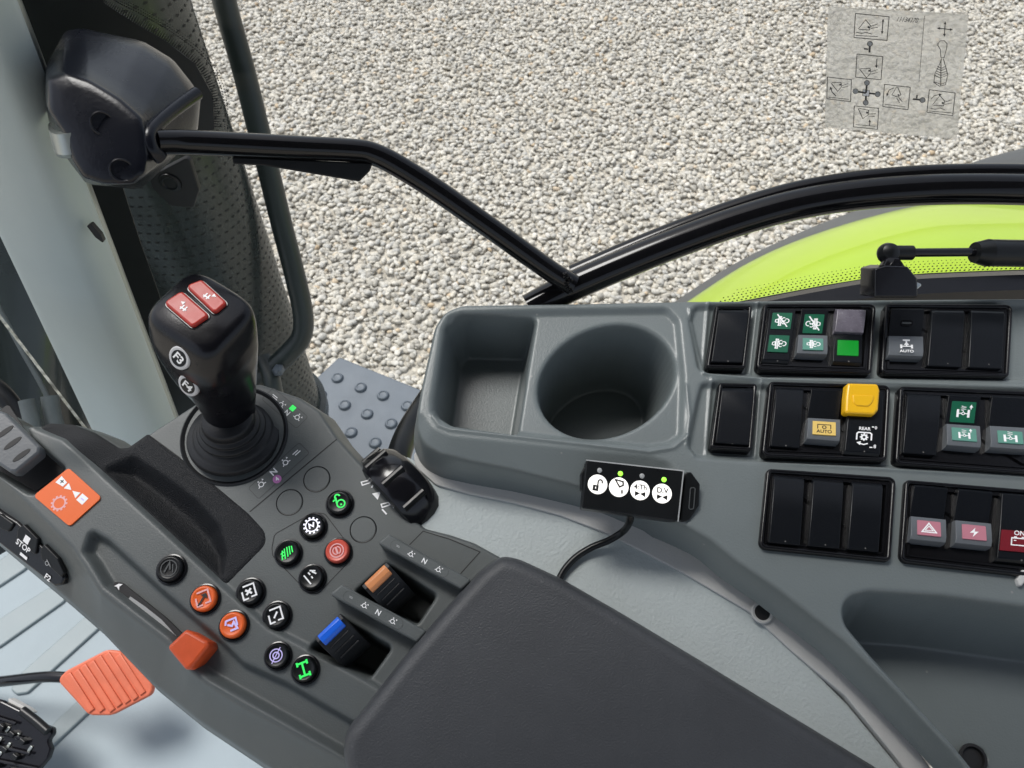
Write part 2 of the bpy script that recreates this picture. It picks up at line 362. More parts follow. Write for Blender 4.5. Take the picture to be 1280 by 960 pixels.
#=================================================================== SETTING: gravel yard
def build_ground():
    m=bpy.data.materials.new('gravel_bed'); m.use_nodes=True; N=m.node_tree.nodes; K=m.node_tree.links; b=N['Principled BSDF']; b.inputs['Roughness'].default_value=.85
    tc=N.new('ShaderNodeTexCoord'); v=N.new('ShaderNodeTexVoronoi'); v.inputs['Scale'].default_value=34; K.new(tc.outputs['Object'],v.inputs['Vector'])
    r=N.new('ShaderNodeValToRGB'); r.color_ramp.elements[0].color=(.42,.39,.33,1); r.color_ramp.elements[1].color=(.66,.61,.52,1)
    K.new(v.outputs['Color'],r.inputs[0]); K.new(r.outputs[0],b.inputs['Base Color'])
    bp=N.new('ShaderNodeBump'); bp.inputs['Distance'].default_value=.02; bp.invert=True; K.new(v.outputs['Distance'],bp.inputs['Height']); K.new(bp.outputs[0],b.inputs['Normal'])
    M['gravel_bed']=m
    o=MB().add([(-400,-400,0),(400,-400,0),(400,400,0),(-400,400,0)],[(0,1,2,3)],'gravel_bed').build('ground',flat=True); tag(o,kind='structure')
    # pebbles
    p=bpy.data.materials.new('pebble_stone'); p.use_nodes=True; N=p.node_tree.nodes; K=p.node_tree.links; b=N['Principled BSDF']; b.inputs['Roughness'].default_value=.6
    oi=N.new('ShaderNodeObjectInfo'); r=N.new('ShaderNodeValToRGB'); e=r.color_ramp.elements
    e[0].position=0; e[0].color=(.38,.355,.31,1); e[1].position=1; e[1].color=(.74,.69,.58,1)
    for pos,c in ((.12,(.46,.43,.37,1)),(.3,(.60,.56,.475,1)),(.45,(.52,.505,.465,1)),(.6,(.69,.64,.54,1)),(.78,(.66,.635,.575,1)),(.9,(.74,.69,.59,1)),(.965,(.78,.74,.67,1)),(.985,(.60,.45,.28,1))):
        q=e.new(pos); q.color=c
    tc=N.new('ShaderNodeTexCoord'); n=N.new('ShaderNodeTexNoise'); n.inputs['Scale'].default_value=2.2; n.inputs['Detail'].default_value=5; K.new(tc.outputs['Object'],n.inputs['Vector'])
    mr=N.new('ShaderNodeMapRange'); mr.inputs[1].default_value=.3; mr.inputs[2].default_value=.7; mr.inputs[3].default_value=.70; mr.inputs[4].default_value=1.03; K.new(n.outputs['Fac'],mr.inputs[0])
    mx=N.new('ShaderNodeMix'); mx.data_type='RGBA'; mx.blend_type='MULTIPLY'; mx.inputs[0].default_value=1
    K.new(oi.outputs['Random'],r.inputs[0]); K.new(r.outputs[0],mx.inputs[6]); K.new(mr.outputs[0],mx.inputs[7]); K.new(mx.outputs[2],b.inputs['Base Color'])
    src=bpy.data.collections.new('pebble_shapes')
    for k in range(9):
        bm=bmesh.new(); bmesh.ops.create_icosphere(bm,subdivisions=2,radius=1)
        a=(random.uniform(.8,1.15),random.uniform(.6,.85),random.uniform(.42,.62)); ph=[random.uniform(0,6) for _ in range(6)]
        for v in bm.verts:
            c=v.co.copy(); f=1+.10*math.sin(2.1*c.x+ph[0])+.09*math.sin(2.7*c.y+ph[1])+.08*math.sin(3.3*c.z+ph[2]+c.x*2)+.05*math.sin(5*c.x+4*c.y+ph[3])
            v.co=Vector((c.x*a[0],c.y*a[1],c.z*a[2]))*f
        me=bpy.data.meshes.new('pebble'); bm.to_mesh(me); bm.free(); me.shade_smooth(); me.materials.append(p); ob=bpy.data.objects.new('pebble',me); src.objects.link(ob)
    g=bpy.data.meshes.new('gravel'); X0,X1,Y0,Y1=-5.2,5.6,.55,7.4
    g.from_pydata([(X0,Y0,0),(X1,Y0,0),(X1,Y1,0),(X0,Y1,0)],[],[(0,1,2,3)]); go=bpy.data.objects.new('gravel',g); COL.objects.link(go)
    tag(go,'loose pale grey and beige pebbles covering the yard outside the cab','gravel',kind='stuff')
    ng=bpy.data.node_groups.new('scatter_pebbles','GeometryNodeTree'); ng.interface.new_socket('Geometry',in_out='INPUT',socket_type='NodeSocketGeometry'); ng.interface.new_socket('Geometry',in_out='OUTPUT',socket_type='NodeSocketGeometry')
    N=ng.nodes; K=ng.links; gi=N.new('NodeGroupInput'); gq=N.new('NodeGroupOutput')
    d=N.new('GeometryNodeDistributePointsOnFaces'); d.inputs['Density'].default_value=2300; K.new(gi.outputs[0],d.inputs['Mesh'])
    def rv(t,lo,hi,seed):
        q=N.new('FunctionNodeRandomValue'); q.data_type=t; i0={'FLOAT':2,'FLOAT_VECTOR':0}[t]; q.inputs[i0].default_value=lo; q.inputs[i0+1].default_value=hi; q.inputs['Seed'].default_value=seed
        return q.outputs[1 if t=='FLOAT' else 0]
    sp=N.new('GeometryNodeSetPosition'); K.new(d.outputs['Points'],sp.inputs['Geometry']); K.new(rv('FLOAT_VECTOR',(0,0,.002),(0,0,.019),1),sp.inputs['Offset'])
    ci=N.new('GeometryNodeCollectionInfo'); ci.inputs[0].default_value=src; ci.inputs['Separate Children'].default_value=True; ci.inputs['Reset Children'].default_value=True
    ip=N.new('GeometryNodeInstanceOnPoints'); ip.inputs['Pick Instance'].default_value=True; K.new(sp.outputs[0],ip.inputs['Points']); K.new(ci.outputs[0],ip.inputs['Instance'])
    K.new(rv('FLOAT_VECTOR',(-.45,-.45,0),(.45,.45,6.28),2),ip.inputs['Rotation']); K.new(rv('FLOAT',.0100,.0215,3),ip.inputs['Scale'])
    K.new(ip.outputs[0],gq.inputs[0]); md=go.modifiers.new('scatter','NODES'); md.node_group=ng
build_ground()
#=================================================================== CAB FLOOR (structure) and pedals
ZF=2.6-.98
FP=Fr((0,0,ZF),(1,0,0),n=(0,0,1))
mb=MB(); slab(mb,FP,[(-1.3,-.6),(.35,-.6),(.35,.36),(-.47,.55),(-1.3,.55)],-.03,0,'floor_vinyl'); fl=tag(mb.build('cab_floor'),kind='structure')
for q in (((-40,758),(-40,728),(12,690),(52,690),(30,712)),((-40,827),(-40,798),(0,772),(62,733),(85,748),(0,808)),((12,862),(22,844),(108,768),(128,781),(34,866),(20,868)),((22,975),(10,960),(64,906),(100,872),(124,878),(64,934))):
    mb=MB(); slab_px(mb,FP,q,0,.004,'floor_rib',r=.006,bev=.002); o=mb.build('floor_rib',fl)
# orange brake pedal
t=thing('brake_pedal','orange rubber pedal pad with diagonal grooves on a black arm above the pale floor','pedal',atz(130,860,ZF))
PP=Fr(dep(130,852,.86),(1,0,0),n=(.05,-.35,.95))
pad=fillet(PP.locs([(72,850),(84,838),(134,812),(152,814),(192,856),(190,868),(140,894),(112,894)]),.014,7)
mb=MB(); slab(mb,PP,pad,-.006,.002,'pedal_orange',bev=.002); mb.build('pad',t)
mb=MB()
for k in range(9):
    a=(76+k*10.2,848-k*4.3); b=(a[0]+34,a[1]+52)
    a2,b2=PP.loc(*a,.002),PP.loc(*b,.002)
    # keep each ridge inside the pad
    pts=[]
    for j in range(41):
        q=(a2[0]+(b2[0]-a2[0])*(j/40*1.6-.3),a2[1]+(b2[1]-a2[1])*(j/40*1.6-.3))
        if sdf(np.array([q[0]]),np.array([q[1]]),pad)[0]<-.0035: pts.append(q)
    if len(pts)>3:
        s,e=Vector(pts[0]),Vector(pts[-1]); d=(e-s).normalized(); nn=Vector((-d.y,d.x))*.0034
        slab(mb,PP,[tuple(s+nn),tuple(s-nn),tuple(e-nn),tuple(e+nn)],.0015,.0042,'pedal_orange',bev=.0012,seg=2)
mb.build('grip_ridge',t)
mb=MB(); tube(mb,[dep(-60,857,.93),dep(0,852,.90),dep(60,846,.88),dep(100,848,.875)],.0062,'black_gloss'); mb.build('pedal_arm',t)
# black pedal bottom left
t=thing('clutch_pedal','black metal pedal with open studded tread in the bottom left corner','pedal',atz(20,930,ZF))
BP=Fr(dep(15,925,.84),(1,0,0),n=(-.1,-.35,.95))
mb=MB(); slab_px(mb,BP,[(-60,860),(2,876),(26,888),(52,905),(66,910),(66,918),(60,926),(64,936),(60,948),(46,965),(20,990),(-60,990)],-.012,-.006,'black_gloss',r=.004,bev=.002); mb.build('frame',t)
mb=MB()
for i in range(5):
    for j in range(3):
        x=-20+i*13-j*9; y=890+i*9+j*19
        if x>-30: slab(mb,BP.sub(x,y,-.006,38),rrect(.0075,.005,.001),0,.007,'black_plastic',bev=.001)
for i in range(4): 
    a=BP.loc(-30+i*6,890+i*20,0); b=BP.loc(18+i*9,905+i*19,0); tube(mb,[BP.w(a[0],a[1],-.002),BP.w(b[0],b[1],-.002)],.0016,'black_gloss',n=4,seg=8)
mb.build('tread',t)
mb=MB()
for x,y in ((10,912),(22,920),(11,932),(0,925),(0,943),(38,936)): slab(mb,BP.sub(x,y,-.0055,40),rrect(.0035,.0065,.001),0,.0012,'galvanised',bev=.0004)
mb.build('stud',t)
mb=MB(); slab_px(mb,BP,[(10,872),(34,885),(44,893),(33,891),(24,889),(12,884)],-.02,-.012,'trim_grey',r=.001); tube(mb,[BP.hit(28,888,.0),BP.hit(45,901,.0),BP.hit(60,914,.0)],.0048,'black_plastic',n=10); mb.build('bracket',t)
#=================================================================== SIDE CONSOLE
t=side=thing('side_console','grey moulded right side console with cup holder, storage tray and rows of rocker switches','control console',PC.hit(900,640,-.05))
A=[(578,381,0),(720,379,0),(862,376,0),(1560,370,0),(1560,1250,0),(1400,1210,0),(1290,1060,0),(1214,959,0),(1122,864,0),(1057,802,0),(975,738,0),(922,702,0),(888,677,-.003),(858,663,-.007),(815,641,-.010),(760,618,-.010),(722,608,-.010),(640,589,-.010),(590,580,-.010),(552,571,-.010),(531,560,-.010),(521,538,-.007),(526,490,0),(544,408,0),(556,389,0)]
AL=fillet([PC.loc(*p) for p in A],.014)
A1=L(PC,[(400,300),(1700,300),(1700,1400),(1214,1150),(950,820),(862,660),(852,604),(840,578),(812,570),(690,559),(562,546),(541,537),(527,515),(400,515)],.008)
h=HF(PC,AL,.0048,.00072)
def outwall(t): t=np.clip(t,0,1); return t**1.15
h.edge(A1,.010,.019,lambda t:np.clip(t,0,1)); h.edge(AL,.0265,.0042,outwall)
tray=L(PC,[(578,389),(700,386),(835,384),(850,400),(857,470),(855,545),(838,556),(812,560),(690,548),(562,533),(538,518),(538,500),(552,410),(560,394)],.007)
h.pocket(tray,.0035,.003)
h.pocket(L(PC,[(574,392),(671,394),(660,460),(647,543),(566,531),(545,517),(545,500),(558,408)],[.008,.003,.001,.003,.008,.008,.001,.008]),.046,.0055)
h.pocket(L(PC,ell(759,474,93,71,-22),0),.0022,.004)
h.pocket(L(PC,ell(759,474,88,67,-22),0),.078,.006)
# recessed switch rows with a thin ridge between
h.pocket(L(PC,[(868,381),(952,378),(1560,372),(1560,478),(958,472),(884,468),(872,462),(860,400)],.005),.0034,.0024)
h.pocket(L(PC,[(876,477),(958,480),(1560,492),(1560,602),(952,579),(870,573),(858,560),(870,500)],.005),.0034,.0024)
for q in ([(889,377),(948,377),(938,466),(878,466)],[(892,474),(952,475),(946,569),(882,567)]): h.pocket(L(PC,q,.004),.0015,.0018)
# storage bin at bottom right
h.pocket(L(PC,[(1086,736),(1180,742),(1300,758),(1560,790),(1560,1250),(1420,1230),(1300,1070),(1192,936),(1089,824),(1054,782),(1050,759),(1060,743)],[.02,.01,.01,.01,.02,.02,.01,.01,.01,.012,.014,.014]),.052,.02)
h.pocket(L(PC,ell(1216,948,17,14),0,-.052),.02,.003)
BE=[[(862,386),(870,425),(880,467),(958,474),(1280,484),(1560,492)],[(858,482),(862,520),(858,556),(868,569),(952,577),(1280,597),(1560,612)],[(886,378),(880,465),(938,466),(948,378)],[(890,474),(884,568),(945,570),(952,476)],[(541,520),(549,532),(562,537),(690,551),(812,565),(842,560),(860,545)]]
h.Z=blur(h.Z,.0008/h.step)
for bb in BE: h.Z+=.0009*np.exp(-(pdist(h.X,h.Y,PC.locs(bb,0))/.0010)**2)
h.build('console_body','console_plastic',side)
# cream trim ledge and inner shell
mb=MB(); slab_px(mb,PC,[(516,560),(519,583),(545,606),(585,617),(640,628),(700,644),(760,667),(847,712),(937,765),(991,815),(1057,870),(1116,942),(1190,1040),(1260,1140),(1290,1130),(1160,955),(1100,874),(1034,812),(978,752),(940,722),(880,668),(820,632),(776,615),(727,603),(640,590),(560,566)],-.045,-.034,'trim_grey',r=.008,bev=.0007); mb.build('trim_ledge',side)
mb=MB(); lathe(mb,PC.sub(952,766,-.034),[(.0062,0),(.0062,.0016),(.0056,.002),(.0044,.0016),(.0044,-.004)],'trim_grey',cap=False); lathe(mb,PC.sub(952,766,-.034),[(.0044,.0012),(.0038,.0014),(.001,.0008)],'black_matte'); mb.build('bolt_hole',side)
mb=MB(); lathe(mb,PC.sub(1216,948,-.050),[(.0075,0),(.0075,.0008),(.006,.001),(.0055,-.001),(.004,-.001)],'black_matte'); mb.build('drain_plug',side)
shell=[(496,560),(540,590),(640,620),(760,655),(850,700),(960,780),(1060,880),(1130,965),(1300,1250),(1090,1250),(900,960),(760,860),(600,730),(530,672),(492,640)]
mb=MB(); slab_px(mb,PC,shell,-.06,-.0362,'shell_grey',r=.006,bev=.002)
o=mb.build('inner_fender_panel'); tag(o,'pale grey textured inner panel between the armrest and the side console','panel')
# ---- switch frames
def quadmap(q,h):
    P=[Vector(p) for p in PC.locs(q,h)]   # TL TR BR BL
    def f(u,v): # v up
        a=P[3]*(1-u)+P[2]*u; b=P[0]*(1-u)+P[1]*u; c=a*(1-v)+b*v; return (c.x,c.y)
    return f
def frame(q,z=.0035,single=False):
    mb=MB(); out=fillet(PC.locs(q,z),.0035 if not single else .002)
    if area(out)<0: out=out[::-1]
    n=len(out); rings=[(0,-.004),(0,z-.001),(.0004,z-.0002),(.0012,z),(.0022,z-.0004),(.0026,z-.0016),(.0034,z-.0016),(.0038,z-.001),(.0050,z-.001),(.0054,.0006),(.0058,.0006)]
    vs=[];fs=[]
    for d,zz in rings: vs+=[PC.w(x,y,zz) for x,y in inset(out,d)]
    for k in range(len(rings)-1):
        for i in range(n): j=(i+1)%n; fs.append((k*n+i,k*n+j,(k+1)*n+j,(k+1)*n+i))
    fs.append(tuple((len(rings)-1)*n+i for i in range(n))); mb.add(vs,fs,'bezel_black'); mb.build('switch_frame',side,angle=50)
FR=[[(955,379),(1096,379),(1090,467),(945,462)],[(1107,379),(1267,380),(1262,471),(1101,467)],[(962,476),(1114,481),(1109,576),(952,570)],[(1125,482),(1300,489),(1298,593),(1119,580)],[(959,585),(1121,596),(1114,702),(949,685)],[(1132,599),(1304,613),(1300,722),(1125,702)]]
for q in FR: frame(q)
for q in ([(895,381),(941,381),(932,460),(883,459)],[(899,478),(947,479),(940,563),(888,560)]): frame(q,single=True)
# ---- rocker switches
PT=.0016
def rocker(q,kind,label,upper=None,lower=None,lens='lens_grey'):
    f=quadmap(q,.004); mb=MB()
    def strip(u0,u1,P,m,end=True):
        vs=[];fs=[]
        for v,z in P:
            for u in (u0,u1): x,y=f(u,v); vs.append(PC.w(x,y,z))
        n=len(P)
        for i in range(n-1): fs.append((2*i,2*i+1,2*i+3,2*i+2))
        k=len(vs)
        for v,z in P:
            for u in (u0,u1): x,y=f(u,v); vs.append(PC.w(x,y,-.002))
        for i in range(n-1): fs+=[(2*i+2,k+2*i+2,k+2*i,2*i),(2*i+1,k+2*i+1,k+2*i+3,2*i+3)]
        fs+=[(0,k,k+1,1),(2*n-1,k+2*n-1,k+2*n-2,2*n-2)]
        mb.add(vs,fs,m)
    if kind=='blank': strip(.035,.965,[(.985,.0024),(.965,.0036),(.90,.0050),(.5,.0050),(.03,.0047)],'switch_black'); surf=lambda v:(.005,0)
    elif kind=='flat': strip(.035,.965,[(.98,.0030),(.95,.0048),(.5,.0052),(.06,.0048),(.02,.003)],'switch_black'); surf=lambda v:(.0052,0)
    elif kind=='press': # thumb rest proud at the bottom
        strip(.035,.965,[(.985,.0036),(.955,.0046),(.52,.0024)],'switch_black')
        strip(.02,.98,[(.52,.0044),(.50,.0048),(.26,.0068),(.19,.0064),(.165,.0045),(.16,-.002)],lens)
        surf=lambda v:((.0046-(.955-v)*.0051,.137) if v>.52 else (.0048+(.50-v)*.00833,-.225))
    elif kind=='top': # thumb rest at the top, pushed in below
        strip(.05,.95,[(.985,.003),(.97,.0036),(.92,.0066),(.88,.0068),(.56,.0050),(.55,.003)],lens)
        strip(.05,.95,[(.55,.0032),(.5,.0034),(.06,.0052),(.02,.003)],'switch_black'); surf=lambda v:(.0042,-.11) if v<.55 else (.0075,.2)
    o=mb.build('rocker_switch',side,angle=30,bevel=.0005,label=label)
    def sym(v,el,s,panel=None,pw=.62,ph=.30,m='sym_white',du=0):
        z,sl=surf(v); a=Vector(f(0,v)); b=Vector(f(1,v)); c=a*(.5-du)+b*(.5+du); W=(b-a).length; H=(Vector(f(.5,1))-Vector(f(.5,0))).length
        ex=PC.ex*(b-a).x+PC.ey*(b-a).y; up=Vector(f(.5,1))-Vector(f(.5,0)); ey=(PC.ex*up.x+PC.ey*up.y).normalized()
        e3=(ey+PC.n*sl).normalized(); n=ex.cross(e3).normalized(); fr=Fr(PC.w(c.x,c.y,z+.0003),ex,n=n); fr.ey=e3; sb=MB()
        if panel: slab(sb,fr,rrect(W*pw,H*ph,.0004),-.0006,.0001,panel)
        if el: icon(sb,fr,el,W*.5*s,.00016,m)
        if sb.v: sb.build('symbol',o,flat=True)
    for spec in (upper,lower):
        if spec: sym(**spec)
    return o
filt=[('l',[(-.35,.5),(0,.5)],.12),('l',[(-.35,-.55),(0,-.55)],.12),('l',[(-.28,.5),(-.28,-.55)],.1),('l',[(-.08,.5),(-.08,-.55)],.1),('l',[(-.18,.4),(-.18,-.45)],.05),('p',[(-.35,.22),(-.62,.1),(-.62,-.14),(-.35,-.22)],.09),
 ('a',.22,.18,.2,60,330,.1),('a',.5,.0,.24,-110,130,.1),('a',.2,-.2,.17,40,320,.1),('l',[(0,0),(.12,.03)],.1)]
slash=[('l',[(-.5,.78),(.62,-.72)],.13)]
filt2=[('l' if e[0]=='l' else e[0],[(-p[0],p[1]) for p in e[1]],*e[2:]) if e[0] in 'lp' else ('a',-e[1],e[2],e[3],180-e[4],180-e[5],e[6]) for e in filt]
axle=[('l',[(-.5,.25),(-.5,-.55)],.22),('l',[(.5,.25),(.5,-.55)],.22),('l',[(-.5,-.15),(-.14,-.15)],.1),('l',[(.5,-.15),(.14,-.15)],.1),('c',0,-.15,.13,.08),('l',[(-.22,.6),(.22,.5),(-.22,.4),(.22,.3),(-.22,.2),(0,.12),(0,-.02)],.07)]
arrup=[('l',[(.68,.3),(.68,.55)],.1),('f',[(.5,.5),(.86,.5),(.68,.8)])]
diff=[('l',[(-.3,.62),(.3,.62)],.2),('l',[(0,.6),(0,-.1)],.14),('f',[(-.22,.05),(.22,.05),(.1,.3),(-.1,.3)]),('l',[(-.45,.1),(-.45,-.35)],.18),('l',[(.45,.1),(.45,-.35)],.18),('l',[(-.45,-.1),(.45,-.1)],.12),('t','AUTO',0,-.68,.42)]
pto=[('l',[(-.62,-.3),(-.62,.3),(-.5,.42),(.5,.42),(.62,.3),(.62,-.3)],.13),('c',0,-.02,.2,.16),('l',[(-.35,-.62),(0,-.72),(.35,-.6)],.11),('f',[(-.62,-.55),(-.25,-.42),(-.3,-.8)])]
for i in range(8): pto.append(('l',[(.26*math.cos(i*math.pi/4),-.02+.26*math.sin(i*math.pi/4)),(.36*math.cos(i*math.pi/4),-.02+.36*math.sin(i*math.pi/4))],.12))
pto2=[('l',[(-.62,-.1),(-.62,.42),(.62,.42),(.62,-.1)],.09,'sym_black'),('c',0,.1,.17,.09,'sym_black'),('t','AUTO',0,-.42,.52,'sym_black')]
batt=[('p',[(-.7,-.42),(-.7,.3),(.7,.3),(.7,-.42)],.12),('l',[(-.5,.4),(-.22,.4)],.16),('l',[(.5,.4),(.22,.4)],.16),('l',[(-.5,.05),(-.25,.05)],.09),('t','ON',0,.82,.66)]
rocker([(897,385),(938,385),(929,456),(887,455)],'blank','plain black blank switch at the left of the top row')
rocker([(901,482),(944,483),(937,559),(892,556)],'blank','plain black blank switch at the left of the middle row')
rocker([(961,384),(996,384),(987,456),(951,454)],'flat','rocker switch with two dark green exhaust filter symbols',dict(v=.73,el=filt+slash,s=.70,panel='panel_green',pw=.7,ph=.29),dict(v=.33,el=filt,s=.70,panel='panel_green',pw=.7,ph=.29))
rocker([(1001,384),(1037,384),(1032,460),(992,458)],'press','rocker switch with grey lower half and slashed green filter symbol',dict(v=.72,el=filt2+slash,s=.70,panel='panel_green',pw=.66,ph=.30),dict(v=.345,el=filt,s=.62,panel='panel_teal',pw=.66,ph=.22))
rocker([(1043,384),(1083,385),(1078,459),(1038,457)],'top','rocker switch with lit green window below a violet grey top',None,dict(v=.30,el=None,s=.5,panel='panel_green_lit',pw=.66,ph=.27),lens='lens_violet')
o=rocker([(1113,384),(1157,384),(1151,463),(1106,461)],'press','rocker switch with ridged thumb catch and white axle AUTO symbol',dict(v=.74,el=[('p',rrect(1.0,.55,.25,3),.1,'bezel_black'),('f',rrect(.9,.18,.08,2),'sym_dim')],s=.62,m='sym_dim'),dict(v=.345,el=diff,s=.66))
rocker([(1163,385),(1207,385),(1202,462),(1157,460)],'blank','plain black blank switch second from the left in the top right frame')
rocker([(1212,385),(1257,386),(1253,464),(1208,462)],'blank','plain black blank switch at the right of the top row')
rocker([(969,482),(1006,483),(1000,563),(961,560)],'blank','plain black blank switch beside the yellow AUTO switch')
rocker([(1013,484),(1054,485),(1047,570),(1004,566)],'press','rocker switch with grey lower half and yellow AUTO symbol',None,dict(v=.36,el=pto2,s=.62,panel='panel_yellow',pw=.68,ph=.22))
rocker([(1060,486),(1106,487),(1101,573),(1053,569)],'flat','black REAR power take-off switch under the yellow cover',None,dict(v=.27,el=pto+[('t','REAR',0,.78,.42),('t','0',.95,.92,.4),('l',[(.6,1.0),(.8,1.0)],.1),('t','8',.95,-.86,.45),('l',[(.5,-.95),(.75,-.95)],.1)],s=.62))
rocker([(1132,489),(1178,491),(1171,572),(1126,569)],'blank','plain black blank switch left of the green axle switch')
rocker([(1184,491),(1227,493),(1223,578),(1179,574)],'press','rocker switch with two green axle suspension symbols',dict(v=.72,el=axle+arrup,s=.62,panel='panel_green',pw=.70,ph=.30),dict(v=.36,el=axle+arrup,s=.56,panel='panel_teal',pw=.70,ph=.21))
rocker([(1238,493),(1287,495),(1284,581),(1233,577)],'press','rocker switch with one pale green axle symbol at the right edge',None,dict(v=.35,el=axle,s=.56,panel='panel_teal',pw=.62,ph=.20))
for x,k in ((966,'leftmost'),(1015,'middle'),(1064,'rightmost')):
    y=591+(x-966)*.085; rocker([(x,y),(x+41,y+3.5),(x+35,y+94),(x-7,y+90)],'blank','plain black blank switch, %s of the three in the bottom row'%k)
rocker([(1141,604),(1186,608),(1179,697),(1133,692)],'press','hazard light rocker switch with pink triangle symbol',None,dict(v=.36,el=[('p',[(-.75,-.5),(.75,-.5),(0,.62)],.14),('p',[(-.42,-.3),(.42,-.3),(0,.28)],.1)],s=.52,panel='panel_pink',pw=.64,ph=.22))
rocker([(1196,609),(1242,613),(1236,702),(1189,697)],'press','rocker switch with pink lightning symbol',None,dict(v=.36,el=[('f',[(.15,.6),(-.5,-.12),(-.02,-.08),(-.2,-.65),(.5,.12),(.05,.1)])],s=.48,panel='panel_pink',pw=.64,ph=.22))
rocker([(1250,613),(1302,617),(1296,708),(1243,703)],'flat','battery rocker switch with dark red ON symbol',None,dict(v=.30,el=batt,s=.5,panel='panel_red',pw=.86,ph=.28))
# yellow safety cover
YF=Fr(PC.hit(1079,502,.0075),PC.hit(1100,503,.0075)-PC.hit(1060,501,.0075),n=(PC.n-PC.ey*.10))
mb=MB(); slab(mb,YF,fillet(YF.locs([(1060,478),(1098,479),(1101,487),(1099,512),(1094,518),(1057,516),(1058,495)],.0035),.0016),-.0032,.0028,'yellow_cover',bev=.0014,dome=0)
ribbon(mb,YF,catmull([Vector((*p,0)).to_2d().to_3d() for p in YF.locs([(1064,497),(1066,505),(1078,507),(1088,504),(1092,496)],.0037)],16),.0007,.00375,'orange_cap') if False else None
mb.build('switch_cover',side,label='bright yellow flip cover over the REAR switch')
mb=MB(); slab(mb,YF,fillet(YF.locs([(1065,493),(1067,503),(1071,507),(1086,508),(1091,503),(1094,494)],.0035),.0012),.0022,.0034,'yellow_cover',bev=.0007); mb.build('thumb_catch',side)
mb=MB(); slab_px(mb,PC,[(1278,712),(1288,713),(1284,724),(1276,735),(1272,724)],-.001,.003,'trim_grey',r=.001,bev=.0008); mb.build('plastic_tab',side)
#=================================================================== KEYPAD REMOTE on the console
KF=Fr(PC.hit(788,613,.004),PC.hit(854,620,.004)-PC.hit(734,604,.004),n=(PC.n-PC.ey*.22))
t=thing('remote_keypad','black four button keypad with lit round keys and cable, stuck below the cup holder','keypad',KF.o)
bx=[(733,574),(855,588),(848,652),(727,635)]
mb=MB(); slab(mb,KF,fillet(KF.locs(bx,.004),.0012),-.010,.004,'black_plastic',bev=.0007); mb.build('housing',t)
mb=MB(); slab(mb,KF,fillet(KF.locs([(857,590),(864,590),(875,605),(874,632),(862,650),(850,654)],.001),.0015),-.010,.001,'black_plastic',bev=.0006); mb.build('mounting_ear',t); mb=MB(); slab(mb,KF,fillet(KF.locs([(737,578),(731,582),(726,592),(726,612),(731,616)],-.002),.001),-.010,-.002,'black_plastic',bev=.0006); mb.build('mounting_ear',t)
mb=MB(); ribbon(mb,KF,fillet(KF.locs([(863,610),(869,609),(867,636),(861,637)],.0014),.001),.0006,.0014,'sym_dim',True); mb.build('ear_slot',t)
mb=MB(); ribbon(mb,KF,KF.locs([(732.5,575),(854.5,588.5),(847.5,652)],.0042),.0007,.0042,'sym_grey'); mb.build('edge_strip',t)
K4=[[('f',[(-.48,-.62),(.08,-.66),(.10,-.12),(-.44,-.06)]),('l',[(.0,-.12),(.02,.25)],.08),('a',.22,.25,.2,-40,180,.08),('l',[(-.18,-.25),(-.18,-.45)],.07,'lit_button')],
    [('p',[(-.4,.68),(.35,.55),(.38,.2),(.05,.02)],.09),('t',':',.3,-.3,.6),('t','8',.3,-.45,.5)],
    [('t','4:Th',0,.28,.68,'ink'),('f',[(-.5,-.12),(0,-.3),(-.5,-.62)]),('f',[(.5,-.12),(0,-.34),(.5,-.62)])],
    [('t','D.V',0,.27,.72,'ink'),('f',[(-.5,-.12),(0,-.3),(-.5,-.62)]),('f',[(.5,-.12),(0,-.34),(.5,-.62)])]]
for (x,y),(lx,ly),on,ic,nm in zip([(747,605.5),(773.5,609),(800,613),(827.5,617)],[(749.5,588),(775.5,592),(802.5,595),(830,599.5)],(0,1,0,1),K4,('open padlock','bucket','4:Th','D.V')):
    s=KF.mpp(x,y,.004); f=KF.sub(x,y,.004,6); mb=MB(); lathe(mb,f,[(s*12.2,0),(s*12,.0005),(s*11.4,.0008)],'lit_button'); o=mb.build('key',t,label='round white lit key with %s symbol'%nm)
    mb=MB(); icon(mb,f,[(e[0],*[(v*1.7 if (i==len(e)-2 and isinstance(v,float) and e[0] in 'lpca') else v) for i,v in enumerate(e[1:])]) for e in ic],s*13,.0010,'sym_black'); mb.build('symbol',o,flat=True)
    mb=MB(); lathe(mb,KF.sub(lx,ly,.004),[(s*3.2,0),(s*2.9,.0004),(s*1.5,.0007)],'led_green' if on else 'led_off',n=16); mb.build('indicator_light',t,label='green lit indicator' if on else 'unlit indicator')
mb=MB(); tube(mb,[KF.hit(789,640,-.008),PC.hit(787,652,-.012),PC.hit(779,664,-.024),PC.hit(762,675,-.029),PC.hit(738,685,-.032),PC.hit(716,700,-.033),PC.hit(700,722,-.034),PC.hit(690,760,-.0345)],.0021,'black_plastic',n=60); mb.build('cable',t)
